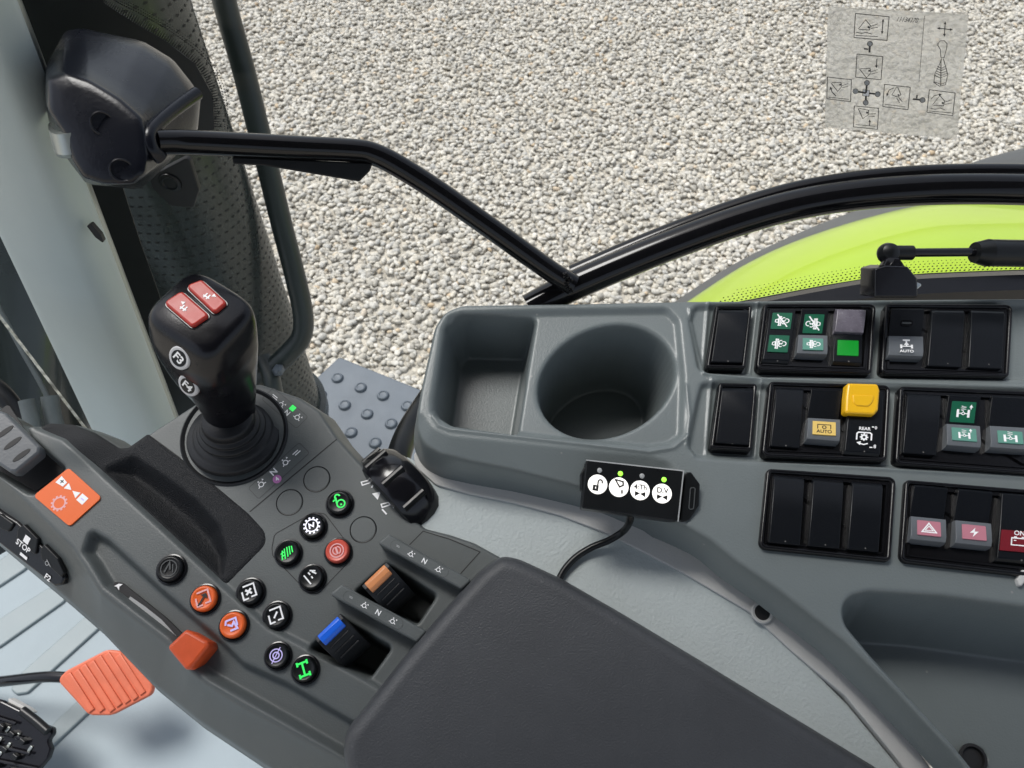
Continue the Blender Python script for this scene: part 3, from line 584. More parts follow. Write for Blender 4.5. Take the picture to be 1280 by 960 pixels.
#=================================================================== ARMREST CONSOLE
arm=thing('armrest_console','dark grey multifunction armrest with round buttons, paddle levers and padded elbow rest','armrest',PA.hit(400,800,-.05))
TOP=[(-90,470),(0,520),(30,535),(62,527),(92,529),(122,541),(150,559),(160,558),(185,539),(250,497),(300,481),(322,477),(372,494),(398,511),(421,545),(450,577),(480,612),(505,637),(530,659),(562,667),(592,677),(627,696),(760,780),(900,960),(900,1250),(700,1250),(540,1030),(440,958),(360,914),(300,882),(256,854),(236,838),(210,806),(125,741),(90,685),(0,595),(-90,505)]
TL=L(PA,TOP,.004)
h=HF(PA,TL,.045,.00072)
wall=lambda t:np.clip(t,0,1)**1.1
OUT=PA.locs([(-200,560),(-60,628),(12,688),(80,745),(120,780),(190,853),(248,900),(335,958),(460,1044),(600,1160),(720,1300)],-.030)+PA.locs([(1600,1300),(1600,100),(-200,100)],0)
p0,p1=PA.loc(-90,470),PA.loc(800,1250); nx,ny=(p1[1]-p0[1]),-(p1[0]-p0[0]); FLK=((h.X-p0[0])*nx+(h.Y-p0[1])*ny)*(1 if (PA.loc(0,900)[0]-p0[0])*nx+(PA.loc(0,900)[1]-p0[1])*ny>0 else -1)>0
dT=sdf(h.X,h.Y,TL); dO=sdf(h.X,h.Y,OUT); a_=np.clip(dT,0,None); b_=np.clip(-dO,0,None); tf=a_/(a_+b_+1e-9)
h.Z=np.where(FLK,-.030*np.clip(tf,0,1)**.85-.022*np.clip(dO/.006,0,1),-.030*np.clip(dT/.0055,0,1))
h.M=np.where(FLK,dO-.006,dT-.005); h.M=np.where(dT<0,np.minimum(h.M,dT),h.M)
# raised left strip (main field sits 3 mm lower)
MAIN=[(40,535),(80,552),(117,586),(200,662),(280,737),(335,787),(400,820),(476,864),(640,960),(900,1100),(900,600),(400,440),(100,440)]
h.pocket(L(PA,MAIN,.002),.0032,.0026)
# scooped shelf for the slider on the left flank
h.pocket(L(PA,[(112,660),(136,674),(200,733),(272,795),(305,827),(360,852),(450,905),(540,960),(700,1250),(560,1250),(440,952),(360,906),(262,850),(235,828),(212,797),(130,733),(112,703),(102,690)],.003),.0075,.0032)
# wells for paddle levers
for q in ([(442,742),(484,704),(546,744),(521,781)],[(385,812),(426,772),(490,809),(462,848)]): h.pocket(L(PA,q,.002,-.003),.030,.003)
# rocker recess top left
h.pocket(L(PA,[(-60,560),(10,500),(40,548),(81,583),(80,590),(42,618),(34,616),(-10,590)],.002),.012,.002)
# palm rest: swelling and scoop
ridge=L(PA,[(165,566),(205,592),(245,622),(274,655),(284,690),(276,728),(262,716),(215,672),(150,612),(120,586)],.004)
d=sdf(h.X,h.Y,ridge); c=PA.loc(226,636); rr=np.hypot((h.X-c[0])*1.0,(h.Y-c[1])*1.0)
h.Z-=np.where(d<0,.014*(1-np.exp(-(-d/.009)**1.3)),0)
hump=PA.loc(108,553); h.Z+=.004*np.exp(-(((h.X-hump[0])/.018)**2+((h.Y-hump[1])/.011)**2))
AB=h.build('armrest_body','armrest_plastic',arm,b=.0008); ABV=caster(AB)
HF_A=h
# palm rest cover in grained rubber: same relief, a little proud
palm=[(44,537),(62,529),(92,531),(122,543),(150,561),(161,560),(185,542),(224,571),(268,606),(310,641),(331,664),(333,680),(281,733),(200,659),(118,583),(66,550)]
h2=HF(PA,L(PA,palm,[.002]*9+[.002,.008,.008]+[.002]*4,-.003),.0,.00072)
h2.Z=h2.Z-.0032+.0009
d=sdf(h2.X,h2.Y,ridge); h2.Z-=np.where(d<0,.014*(1-np.exp(-(-d/.009)**1.3)),0)
h2.Z+=.004*np.exp(-(((h2.X-hump[0])/.018)**2+((h2.Y-hump[1])/.011)**2)); h2.Z-=.0012*prof((h2.M+.0015)/.0015)
h2.build('palm_rest','palm_rubber',arm,b=.0009)
def surfz(fr,x,y):
    j=int(round((x-HF_A.X[0,0])/HF_A.step)); i=int(round((y-HF_A.Y[0,0])/HF_A.step)); return HF_A.Z[i,j]
def seam(px,w,h,parent,name='seam',closed=False,m='black_matte',n=0):
    mb=MB(); P=PA.locs(px,h)
    if closed: P=fillet(P,.004)
    ribbon(mb,PA,P,w,h+.00012,m,closed); return mb.build(name,parent,flat=True)
HM=-.0032
seam([(312,640),(421,549)],.0007,HM,arm,'panel_gap')
seam([(188,545),(226,573)],.0006,HM,arm,'panel_gap')
seam([(512,681),(529,664),(562,674),(600,690),(575,718)],.0006,HM,arm,'panel_gap')
seam([(343,668),(391,641),(406,642),(441,688),(441,697),(398,742),(386,742),(341,695),(340,685)],.0005,HM,arm,'panel_gap',closed=True)
seam([(42,538),(118,588),(200,664),(281,739)],.0011,-.0012,arm,'panel_gap')
# elbow pad
pad=[(627,693),(650,699),(700,722),(780,768),(880,828),(960,877),(1085,953),(1240,1048),(1300,1250),(480,1250),(440,1010),(428,940),(431,915),(452,890),(500,828),(560,758),(600,714)]
h=HF(PA,L(PA,pad,[.010,.004,.01,.01,.01,.01,.01,.01,.02,.02,.02,.012,.012,.01,.01,.01,.01],.014),.006,.0011)
pl=L(PA,pad,[.010,.004,.01,.01,.01,.01,.01,.01,.02,.02,.02,.012,.012,.01,.01,.01,.01],.014)
d=sdf(h.X,h.Y,pl); tt=np.clip(-d/.011,0,1); h.Z=.0135+.0045*np.sqrt(np.clip(1-(1-tt)**2,0,1)); h.Z-=.034*np.clip(d/.005,0,1)**1.2; h.Z+=.0007*np.exp(-((d+.0065)/.0022)**2)
h.build('elbow_pad','pad_leather',arm,b=.0016)
# raised label ribs beside the paddle levers
hydr=[('l',[(-.95,.1),(-.8,.35),(-.55,.35)],.1,'sym_grey'),('l',[(-.95,-.1),(-.8,.1),(-.55,.1)],.1,'sym_grey')]
def cyl_icon(mb,fr,x,y,s,m,ar=1):
    icon(mb,fr,[('c',0,0,.5,.2),('l',[(-.9,-.35),(-.5,-.2)],.2),('l',[(.5,-.2),(1.0,-.35)],.2),('d',-.1,.85,.17),('f',[(.6,.5),(1.1,.5),(.85,.9)] if ar>0 else [(.6,.9),(1.1,.9),(.85,.5)])],s,.00015,m,x,y)
for q,lab in (([(471,679),(486,667),(590,725),(577,737)],'rib with hydraulic symbols beside the orange capped lever'),([(411,743),(427,730),(534,789),(521,803)],'rib with hydraulic symbols beside the blue capped lever')):
    mb=MB(); hh=.0085; top=PA.locs(q,hh)
    slab(mb,PA,fillet(top,.0015),-.02,hh,'armrest_plastic',bev=.0012); o=mb.build('label_rib',arm,label=lab)
    e=Vector(top[2])-Vector(top[1]); a=(Vector(top[0])+Vector(top[1])+Vector(top[2])+Vector(top[3]))/4
    f=Fr(PA.w(a.x,a.y,hh),PA.ex*e.x+PA.ey*e.y,n=PA.n); Ln=e.length; mb=MB()
    ribbon(mb,f,rrect(Ln*.68,.0058,.0028,cx=-Ln*.06),.00025,.0001,'sym_dim',True)
    icon(mb,f,[('l',[(-.8,.3),(.6,.3)],.22),('l',[(-.6,-.1),(.8,-.1)],.22)],.0015,.00015,'sym_grey',-Ln*.32,0); cyl_icon(mb,f,-Ln*.16,-.0003,.0021,'sym_white'); text(mb,f,'N',.0,0,.0040,.00015,'sym_white'); cyl_icon(mb,f,Ln*.17,-.0003,.0021,'sym_white',-1); mb.build('symbol',o,flat=True)
# paddle levers
def paddle(c0,c1,m,lab):
    hh=.013; a=PA.hit(*c0,hh); b=PA.hit(*c1,hh); ex=(b-a); W=ex.length*1.06; f=Fr((a+b)/2-PA.n*hh,ex,n=PA.n)  # ey = away from the pad
    mb=MB(); P=[(4.5,-.012),(4.6,.0075),(3.6,.0118),(.5,.0128),(-4,.0112),(-14,.0015),(-17,-.006),(-17,-.012)]
    vs=[];fs=[]; n=len(P)
    for s,k in ((-1,1.0),(1,1.0)):
        for y,z in P: vs.append(f.w(s*W/2*(k if z>0 else .96),y*.001,z))
    fs=[(i,i+1,n+i+1,n+i) for i in range(n-1)]; fs+=[tuple(range(n))[::-1],tuple(range(n,2*n))]; mb.add(vs,fs,'boot_rubber')
    for k in range(3):
        y=-6-k*3.3; z=.0112+(y+4)/(-10)*(-.0097)
        tube(mb,[f.w(-W*.36,y*.001,z+.0002),f.w(W*.36,y*.001,z+.0002)],.0007,'boot_rubber',n=4,seg=8)
    o=mb.build('paddle_lever',arm,bevel=.0012,label=lab)
    mb=MB(); vs=[];fs=[]; C=[(3.6,.0116),(3.4,.0128),(1.6,.0142),(-1.6,.0140),(-3.6,.0124),(-3.6,.0110)]; n=len(C)
    for s in (-1,1):
        for y,z in C: vs.append(f.w(s*W*.40,y*.001,z))
    fs=[(i,i+1,n+i+1,n+i) for i in range(n-1)]+[tuple(range(n))[::-1],tuple(range(n,2*n))]; mb.add(vs,fs,m); mb.build('lever_cap',o,bevel=.0005)
paddle((458,737),(487,709),'tan_cap','black ribbed lever with orange cap'); paddle((399,803),(429,774),'blue_cap','black ribbed lever with blue cap')
# push buttons
squ=lambda g:[('l',[(-.1,-.5),(-.5,-.5),(-.5,.15)],.13),('l',[(-.35,.5),(.5,.5),(.5,-.45),(.1,-.45)],.13)]+g
gear=[('c',0,0,.50,.10)]+[('l',[(.55*math.cos(i*math.pi/6),.55*math.sin(i*math.pi/6)),(.70*math.cos(i*math.pi/6),.70*math.sin(i*math.pi/6))],.15) for i in range(12)]
nz=[('l',[(-.22,-.22),(-.18,.18),(.1,-.12),(.22,.22)],.12)]
BT=[(215,712,19,'sw','dim steering symbol on a black round button',[('c',0,0,.6,.08),('l',[(-.3,-.3),(0,.45),(.1,-.1)],.14),('l',[(.25,.3),(.35,-.3)],.08)],'sym_dim',.0,None),
 (257,749,19,'or','orange button with arrow into a frame',squ([('l',[(-.45,-.45),(.2,.15)],.14,'sym_black'),('f',[(-.1,.3),(.35,.3),(.35,-.15)],'sym_black')]),'sym_pink',.0,'orange_cap'),
 (293,782,19,'or','orange button with violet curved arrow',[('l',[(-.45,.1),(-.35,.4),(.4,.4),(.4,-.2)],.14,'sym_violet'),('l',[(-.3,.1),(0,-.1),(.2,.15),(.35,-.4),(-.2,-.4)],.15,'sym_violet')],'sym_pink',.0,'orange_cap'),
 (314,741,18.5,'bk','black button with crossed frame symbol',squ([('l',[(-.22,-.2),(.22,.2)],.17),('l',[(-.22,.2),(.22,-.2)],.17)]),'sym_white',HM,None),
 (347,770,18.5,'bk','black button with slashed frame symbol',squ([('l',[(-.15,-.2),(.2,.2)],.15)]),'sym_white',HM,None),
 (348,820,17.5,'bk','black button with dim violet target symbol',[('c',0,0,.5,.09),('c',0,0,.25,.1),('l',[(-.5,-.5),(.5,.5)],.08)],'sym_violet',.0,None),
 (382,837,18,'bk','black button with green drive axle symbol',[('l',[(-.35,.5),(.35,.5)],.16),('l',[(0,.5),(0,-.5)],.16),('l',[(-.35,-.5),(.35,-.5)],.16),('l',[(-.4,.3),(-.4,.65)],.16),('l',[(.4,.3),(.4,.65)],.16),('l',[(-.4,-.3),(-.4,-.65)],.16),('l',[(.4,-.3),(.4,-.65)],.16)],'sym_green',.0,None),
 (392,659,17.5,'bk','black button with pale violet gear symbol',gear+nz,'sym_lit_white',HM,None),
 (361,692,17.5,'bk','black button with green headlight beams',[('l',[(-.5,-.5),(-.3,.25)],.1),('l',[(-.25,-.5),(-.1,.35)],.1),('l',[(0,-.4),(.12,.4)],.1),('l',[(.22,-.3),(.32,.4)],.1),('l',[(.45,-.2),(.5,.35)],.1),('l',[(-.5,.0),(-.2,.1)],.1),('l',[(-.5,-.25),(-.2,-.15)],.1)],'sym_green',HM,None),
 (423,690,17.5,'rd','red button with stop ring symbol',[('c',0,0,.55,.09),('l',[(0,-.3),(0,.3)],.16),('a',0,0,.32,110,250,.09),('a',0,0,.32,-70,70,.09)],'sym_pink',HM,'red_cap'),
 (391,723,17.5,'bk','black button with white field lines symbol',[('l',[(-.5,.35),(-.15,-.55)],.12),('l',[(.5,.35),(.05,.55)],.12),('l',[(-.1,.45),(.0,.2)],.12),('l',[(.05,.05),(.12,-.15)],.12),('l',[(.2,.4),(.5,.1)],.12)],'sym_white',HM,None),
 (425,630,17.5,'bk','black button with green unlocked joystick symbol',[('c',.15,-.2,.32,.12),('l',[(.15,-.2),(.15,-.35)],.14),('l',[(-.15,-.05),(-.1,.45)],.14),('a',.05,.45,.2,0,200,.13),('l',[(-.4,.2),(-.2,.3)],.12)],'sym_green',HM,None)]
for x,y,r,k,lab,ic,sm,hh,cap in BT:
    s=PA.mpp(x,y,hh); f=PA.sub(x,y,hh,-22 if k!='sw' else 0); r*=s; mb=MB()
    lathe(mb,f,[(r*1.02,-.001),(r*1.02,.0008),(r*.98,.0016),(r*.90,.0018),(r*.87,.0010),(r*.86,-.001)],'black_gloss',cap=False)
    cm=cap or 'black_plastic'; lathe(mb,f,[(r*.84,-.001),(r*.83,.0030),(r*.79,.0041),(r*.70,.0046),(r*.62,.0044),(r*.4,.0041),(r*.1,.0040)],cm)
    o=mb.build('push_button',arm,angle=50,label=lab); mb=MB(); icon(mb,f,ic,r*.86,.0047,sm); mb.build('symbol',o,flat=True)
for x,y in ((396,599),(362,628),(454,662)):
    s=PA.mpp(x,y,HM); f=PA.sub(x,y,HM); r=17*s; mb=MB(); lathe(mb,f,[(r,.0001),(r*.97,.00035),(r*.93,.0003),(r*.92,.0001)],'black_plastic',cap=False); lathe(mb,f,[(r*.92,.0001),(r*.90,.0005),(r*.5,.0005)],'armrest_plastic'); mb.build('blank_plug',arm,label='round blanking plug flush with the grey panel')
# printed legends
def legend(px,py,rot,h,els,lab=None,box=None):
    f=PA.sub(px,py,h,rot); mb=MB(); s=PA.mpp(px,py,h)
    if box: ribbon(mb,f,rrect(box[0]*s,box[1]*s,3*s),.9*s,.0001,'sym_dim',True)
    for e in els:
        if e[0]=='cyl': cyl_icon(mb,f,e[1]*s,e[2]*s,e[3]*s,e[4])
        elif e[0]=='txt': text(mb,f,e[1],e[2]*s,e[3]*s,e[4]*s,.00015,e[5])
        else: icon(mb,f,e[1],e[2]*s,.00015,e[5],e[3]*s,e[4]*s)
    mb.build('printed_legend',arm,flat=True,label=lab)
legend(356,510,40,HM,[('ic',[('l',[(-1,.3),(.7,.3)],.25),('l',[(-.7,-.2),(1,-.2)],.25)],5,-20,2,'sym_white'),('cyl',-7,0,5.5,'sym_white'),('ic',[('f',[(-1,-1),(1,-1),(1,1),(-1,1)],'sym_green')],3.5,8,6,'sym_green'),('txt','N',7,-3,9,'sym_white'),('cyl',21,1,5.5,'sym_white')],'legend of hydraulic symbols behind the joystick',(62,20))
legend(349,588,-42,HM,[('cyl',-27,2,6,'sym_white'),('txt','N',-6,3,11,'sym_white'),('ic',[('d',0,0,1)],5.5,-9,-7,'sym_lilac'),('txt','4',-9,-7,8,'sym_white'),('cyl',12,2,6,'sym_white'),('ic',[('l',[(-1,.3),(.7,.3)],.25),('l',[(-.7,-.3),(1,-.3)],.25)],5,30,2,'sym_white')],'legend with hydraulic symbols, N and 4 below the joystick',(82,20))
legend(472,618,48,HM,[('ic',[('p',[(-.9,-.6),(-.4,-.8),(.1,.3),(-.3,.5)],.2),('l',[(-.3,.5),(.6,.7),(.9,0)],.25)],8,-19,0,'sym_white'),('ic',[('f',[(-1,-.8),(1,-.8),(0,1)])],5.5,0,0,'sym_white'),('ic',[('p',[(-.9,-.6),(-.4,-.8),(.1,.3),(-.3,.5)],.2),('l',[(-.2,.3),(.5,1),(.9,.4)],.25),('l',[(-.2,-1),(.9,-1)],.25)],8,20,0,'sym_white')],'legend of loader arm symbols beside the thumb wheel')
# orange adjuster decal
DF=PA.sub(85,621,.0002,40); DF.o=DF.o+DF.n*.0006; q=DF.locs([(42,620),(86,585),(127,622),(87,658)],0); mb=MB(); slab(mb,DF,fillet(q,.002),-.0012,.0003,'decal_orange')
s=PA.mpp(85,621); g=[('c',0,0,.62,.16)]+[('l',[(.68*math.cos(i*math.pi/6),.68*math.sin(i*math.pi/6)),(.85*math.cos(i*math.pi/6),.85*math.sin(i*math.pi/6))],.2) for i in range(12)]
icon(mb,PA.sub(74,629,.0011,0),g,12*s,.0001,'sym_pink')
f=PA.sub(90,613,.0011,40); icon(mb,f,[('f',[(-2.9,.6),(-2.9,-.6),(-1.5,-.4),(-1.5,.4)]),('f',[(-1.2,.5),(-1.2,-.5),(-.1,0)]),('f',[(.1,0),(1.3,.5),(1.3,-.5)]),('f',[(1.6,-.6),(1.6,.6),(2.9,.6),(2.9,-.6)]),('t','+',-2.2,0,1.2,'sym_black'),('l',[(2.0,0),(2.6,0)],.2,'sym_violet')],8.5*s,.0001,'sym_white')
mb.build('adjuster_decal',arm,flat=True,label='orange square decal with plus and minus wedges and a gear')
# grey rocker at the far left
RF=Fr(PA.hit(22,560,.006),PA.hit(60,590,.006)-PA.hit(20,552,.006),n=(PA.n*.97+PA.ex*.12))
mb=MB(); slab(mb,RF,fillet(RF.locs([(-40,530),(-2,512),(8,516),(50,558),(49,566),(20,590),(12,590),(-40,556)],.003),.002),-.006,.003,'lens_grey',bev=.0018); slab_px(mb,PA,[(-60,560),(10,505),(38,548),(80,584),(79,590),(42,616),(35,614),(-10,588)],-.0125,-.0112,'black_matte',r=.002); o=mb.build('thumb_rocker',arm,label='grey rocker with three slots beside the orange decal')
mb=MB()
for cx,cy in ((6,540),(16,554),(27,569)):
    slab(mb,RF.sub(cx,cy,.0030,-36),[(.0058*math.cos(a),.0016*math.sin(a)) for a in np.linspace(0,2*math.pi,21)[:-1]],-.0001,.00025,'black_matte')
mb.build('grip_slot',o)
# key cluster on the flank
KP=Fr(PA.hit(38,690,-.022),PA.hit(80,728,-.022)-PA.hit(10,664,-.022),n=(PA.n*.80-PA.ex*.40-PA.ey*.35))
_p,_n=cast(ABV,44,690); KP=Fr(_p+_n*.0005,PA.hit(80,728,-.022)-PA.hit(10,664,-.022),n=(_n+PA.n*.5)); KO=KP.o
mb=MB(); slab(mb,KP,fillet(KP.locs([(-40,612),(0,640),(20,652),(68,700),(81,722),(77,732),(68,734),(-40,650)],.004),.003),-.004,.004,'black_gloss',bev=.0015); kc=mb.build('key_cluster',arm,label='black key cluster on the flank with STOP and F2 keys')
mb=MB()
for q in ([(22,660),(29,656),(47,674),(44,694),(20,676)],[(50,690),(54,680),(72,698),(80,716),(76,722),(52,700)],[(-20,640),(0,643),(17,655),(10,665),(-20,652)]): slab(mb,KP,fillet(KP.locs(q,.0055),.001),.003,.0055,'black_plastic',bev=.0007)
mb.build('key',kc)
mb=MB(); f=KP.sub(32,677,.0055,40); s=KP.mpp(32,677,.0055); fill(mb,f,[(-3*s,-1*s),(4*s,-1*s),(4*s,6.5*s),(-3*s,6.5*s)],.0003,'sym_white'); text(mb,f,'STOP',0,-5.5*s,8*s,.0003,'sym_white')
text(mb,KP.sub(60,722,.0042,40),'F2',0,0,8*s,.0003,'sym_white'); fill(mb,KP.sub(30,695,.0042,40),[(-5*s,-1.5*s),(5*s,-1.5*s),(5*s,1.5*s),(-5*s,1.5*s)],.0003,'sym_white')
icon(mb,KP.sub(61,704,.0055,40),[('c',-.3,-.2,.4,.15),('l',[(-.7,.4),(.8,-.3)],.15)],5*s,.0003,'sym_grey'); text(mb,KP.sub(3,655,.0055,40),'F1',0,0,8*s,.0003,'sym_grey') if False else None; mb.build('symbol',kc,flat=True)
# slider with orange knob
SF=.0
mb=MB(); slab_px(mb,PA,[(140,727),(152,728),(206,771),(236,800),(226,806),(196,782),(148,741)],-.011,-.0050,'black_matte',r=.001); 
ribbon(mb,PA,PA.locs([(161,748),(180,761),(200,777),(218,797)],-.0048),.0026,-.0048,'sym_grey'); mb.build('slider_track',arm)
mb=MB(); icon(mb,PA.sub(148,733,-.0048,20),[('f',[(-1,-.3),(-.2,.6),(.8,.8),(.3,0),(.7,-.8),(-.3,-.2)])],.0024,.0002,'sym_white'); mb.build('symbol',arm,flat=True,label='small white hare symbol at the top of the slider')
KN=Fr(PA.hit(234,809,.002),PA.hit(259,808,.002)-PA.hit(212,808,.002),n=PA.n)
kp=fillet(KN.locs([(208,809),(232,786),(240,790),(259,801),(261,808),(238,836),(231,837)],.0055),.0022,4)
if area(kp)<0: kp=kp[::-1]
mb=MB(); slab(mb,KN,kp,-.010,.0055,'orange_knob',bev=.002); mb.build('slider_knob',arm,bevel=0,label='orange slider knob')
# thumb wheel on the far side
TW=Fr(PA.hit(506,612,-.012),PA.hit(540,650,-.012)-PA.hit(470,575,-.012),n=(PA.n*.35+PA.ex*.25+PA.ey*.2))
ax=(PA.hit(540,650,0)-PA.hit(470,575,0)).normalized(); side_ax=ax.cross(PA.n).normalized()
WF=Fr(PA.hit(504,616,-.0215),ax,n=side_ax*-1 if side_ax.x<0 else side_ax)
mb=MB(); rw=.0315; lathe(mb,WF,[(rw*.8,-.012),(rw*.93,-.0105),(rw*.985,-.007),(rw,-.002),(rw*.985,.004),(rw*.93,.009),(rw*.80,.013),(rw*.6,.015),(rw*.2,.016)],'black_gloss',n=56); tw=mb.build('thumb_wheel',arm,label='glossy black thumb wheel on the far flank of the armrest')
mb=MB()
for k in range(10):
    a=2*math.pi*(k+.35)/10; c=WF.w(rw*.965*math.cos(a),rw*.965*math.sin(a),0); tube(mb,[c+WF.n*-.008,c+WF.n*.0075],.0024,'black_plastic',n=4,seg=10)
mb.build('wheel_ridge',tw)
mb=MB(); f2=Fr(PA.hit(490,589,.006),PA.hit(505,586,.006)-PA.hit(485,590,.006),n=PA.n); icon(mb,f2,[('l',[(-.7,.8),(-.6,-.4),(0,-.6),(.8,-.3)],.3)],.0042,.001,'sym_white'); mb.build('symbol',tw,flat=True)
#=================================================================== JOYSTICK
B0=PA.hit(293,544,HM)
joy=thing('joystick','black joystick with two red top buttons and white F3 and F4 side buttons','joystick',B0)
JF=PA.sub(293,544,HM); s=PA.mpp(293,544,HM)
mb=MB(); lathe(mb,JF,[(67*s,-.001),(67*s,.0006),(65*s,.0014),(61.5*s,.0002),(60.5*s,-.004)],'boot_rubber',n=56,sy=.98); mb.build('boot_collar',joy)
up=Vector((0,0,1)); top_dir=(dep(250,385,.405)-B0).normalized()
ax0=dep(283,502,.462)-B0; ax0n=ax0.normalized()
BF=Fr(B0,JF.ex,n=ax0n*.6+PA.n*.4)
mb=MB(); prf=[(0.02875, -0.00228), (0.02857, 0.00076), (0.02764, 0.00228), (0.02506, 0.00274), (0.02377, 0.00426), (0.02308, 0.00547), (0.02069, 0.00593), (0.02018, 0.00654), (0.02086, 0.0079), (0.02018, 0.00912), (0.01813, 0.00958), (0.01761, 0.01034), (0.01821, 0.01155), (0.01761, 0.01262), (0.0159, 0.01307), (0.01556, 0.01444), (0.0159, 0.01634), (0.01539, 0.01824), (0.01453, 0.01976)]
lathe(mb,BF,prf,'boot_rubber',n=56); mb.build('boot',joy,angle=80)
# grip: stacked sections (px centre, depth, half width m, half depth m, squareness)
secs=[((287,528),.480,.0160,.0160,2),((286,508),.471,.0162,.0162,2.1),((280,487),.461,.0184,.0186,2.4),((271,467),.452,.0228,.0214,2.7),((264,449),.442,.0260,.0226,3.0),((259,432),.4335,.0276,.0235,3.3),((255,416),.4275,.0280,.0237,3.6),((253,403),.4235,.0274,.0230,3.9),((251,394),.4205,.0264,.0220,4.2),((250,388),.4185,.0246,.0204,4.2),((249.5,385.5),.4175,.0222,.0182,4)]
hd=Fr(dep(250,390,.42),dep(290,408,.412)-dep(218,368,.428),n=(0.03,-.16,.98)); 
mb=MB(); vs=[];fs=[]; n=48; cen=[dep(*c[0],c[1]) for c in secs]; 
fine=[]; NS=40
def interp(arr,t):
    k=t*(len(arr)-1); i=min(int(k),len(arr)-2); u=k-i; return arr[i]*(1-u)+arr[i+1]*u
cc=catmull(cen,NS)
Ls=[0]
for i in range(1,len(cen)): Ls.append(Ls[-1]+(cen[i]-cen[i-1]).length)
for k in range(NS):
    l=Ls[-1]*k/(NS-1); A_=[float(np.interp(l,Ls,[c[j] for c in secs])) for j in (2,3,4)]
    blend=min(1,max(0,(l/Ls[-1]-.35)/.4)); nn=(BF.n*(1-blend)+hd.n*blend).normalized(); f=Fr(cc[k],hd.ex,n=nn)
    for i in range(n):
        t=2*math.pi*i/n; e=2/A_[2]; x=math.copysign(abs(math.cos(t))**e,math.cos(t))*A_[0]*.955; y=math.copysign(abs(math.sin(t))**e,math.sin(t))*A_[1]*.955; vs.append(f.w(x,y,0))
for k in range(NS-1):
    for i in range(n): j=(i+1)%n; fs.append((k*n+i,k*n+j,(k+1)*n+j,(k+1)*n+i))
fs.append(tuple((NS-1)*n+i for i in range(n))); mb.add(vs,fs,'grip_black'); grip=mb.build('grip',joy,angle=60); GBV=caster(grip)
TF=Fr(cc[-1],hd.ex,n=hd.n)
for q,lab,tx in (([(204,378),(227,363),(262,394),(240,409)],'left red button with white arrow mark',-1),([(231,357),(252,349),(284,378),(268,392)],'right red button with white arrow mark',1)):
    mb=MB(); P=TF.locs(q,.0022); slab(mb,TF,fillet(inset(P if area(P)>0 else P[::-1],-.0009),.003),-.004,.0006,'black_gloss',bev=.0005); slab(mb,TF,fillet(P,.0024),-.003,.0026,'joy_red',bev=.0013); o=mb.build('top_button',joy,label=lab)
    cx=sum(p[0] for p in P)/4; cy=sum(p[1] for p in P)/4; mb=MB(); f=Fr(TF.w(cx+.001*tx,cy,.0027),TF.ex,n=TF.n); icon(mb,f,[('l',[(-1,-.5),(.9,-.5)],.35),('l',[(-.5,-1),(-.5,.4)],.35),('l',[(.4,-1),(.4,.4)],.35),('f',[(.9,.2),(.9,1.2),(1.9*1,.7)] if tx>0 else [(-.9,.2),(-.9,1.2),(-1.9,.7)])],.0023,.0001,'sym_white'); mb.build('symbol',o,flat=True)
for (x,y),d,tx in (((226,447),.4345,'F3'),((237,481),.446,'F4')):
    cp,cn=cast(GBV,x,y); cn=(cn*.7-ray(x,y).normalized()*.6+Vector((-.25,0,0))).normalized(); f=Fr(cp-cn*.0012,Vector((.55,-.70,-.35)),n=cn); r=.0066
    mb=MB(); lathe(mb,f,[(r*1.15,-.003),(r*1.12,.0005),(r*1.05,.001)],'grip_black'); lathe(mb,f,[(r,0),(r,.0022),(r*.9,.0028),(r*.72,.0028)],'disc_grey'); lathe(mb,f,[(r*.72,.0027),(r*.70,.0030),(r*.5,.0030)],'black_plastic'); o=mb.build('side_button',joy,label='round white rimmed %s button'%tx)
    mb=MB(); text(mb,f,tx,0,0,r*1.0,.0032,'sym_white',bold=.03); mb.build('symbol',o,flat=True)
#=================================================================== PILLAR, HINGE COVER, FRAME TUBES
xl=lambda y:112+.475*(y-530); xr=lambda y:214+.377*(y-511)
ys=[-60,60,180,300,420,540,660]
def rail(fx,Y): return [aty(fx(y),y,Y) for y in ys]
t=thing('cab_pillar','tall pale blue grey painted cab pillar at the left of the window','pillar',aty(270,660,.43))
mb=MB(); loft(mb,[rail(lambda y:xl(y)+6,.52),rail(lambda y:xl(y)+1,.46),rail(xl,.437),rail(lambda y:xl(y)+6,.424),rail(lambda y:xl(y)*.68+xr(y)*.32,.408),rail(lambda y:xl(y)*.36+xr(y)*.64,.404),rail(lambda y:xl(y)*.2+xr(y)*.8,.410),rail(lambda y:xr(y)-2,.426),rail(xr,.432),rail(xr,.47)],'pillar_paint',n=40,cross=60); mb.build('pillar_body',t)
mb=MB()
loft(mb,[[aty(xr(y)-1,y,.432) for y in ys],[aty(xr(y)+4,y,.436) for y in ys],[aty(xr(y)+6,y,.45) for y in ys]],'galvanised',n=20); mb.build('edge_seam',t)
mb=MB(); f=Fr(aty(119,290,.408),(.35,0,-.9),n=(0.1,-.9,.3)); slab(mb,f,fillet([(-.006,-.0018),(.003,-.0022),(.010,0),(.003,.0022),(-.006,.0018)],.0008),-.004,.0006,'black_matte'); mb.build('clip_hole',t)
t=thing('hinge_cover','bulky dark moulded cover bolted to the top of the pale pillar','cover',dep(150,140,.46))
Fc=[(58,96),(80,88),(110,97),(150,121),(178,146),(184,165),(187,196),(183,218),(166,231),(130,231),(104,222),(90,200),(80,168),(59,136)]
Bc=[(57,84),(81,39),(100,35),(178,51),(216,74),(240,104),(251,122),(247,165),(212,203),(176,237),(108,230),(88,204),(64,168),(55,120)]
def ring(P,d): return [dep(x,y,d) for x,y in P]
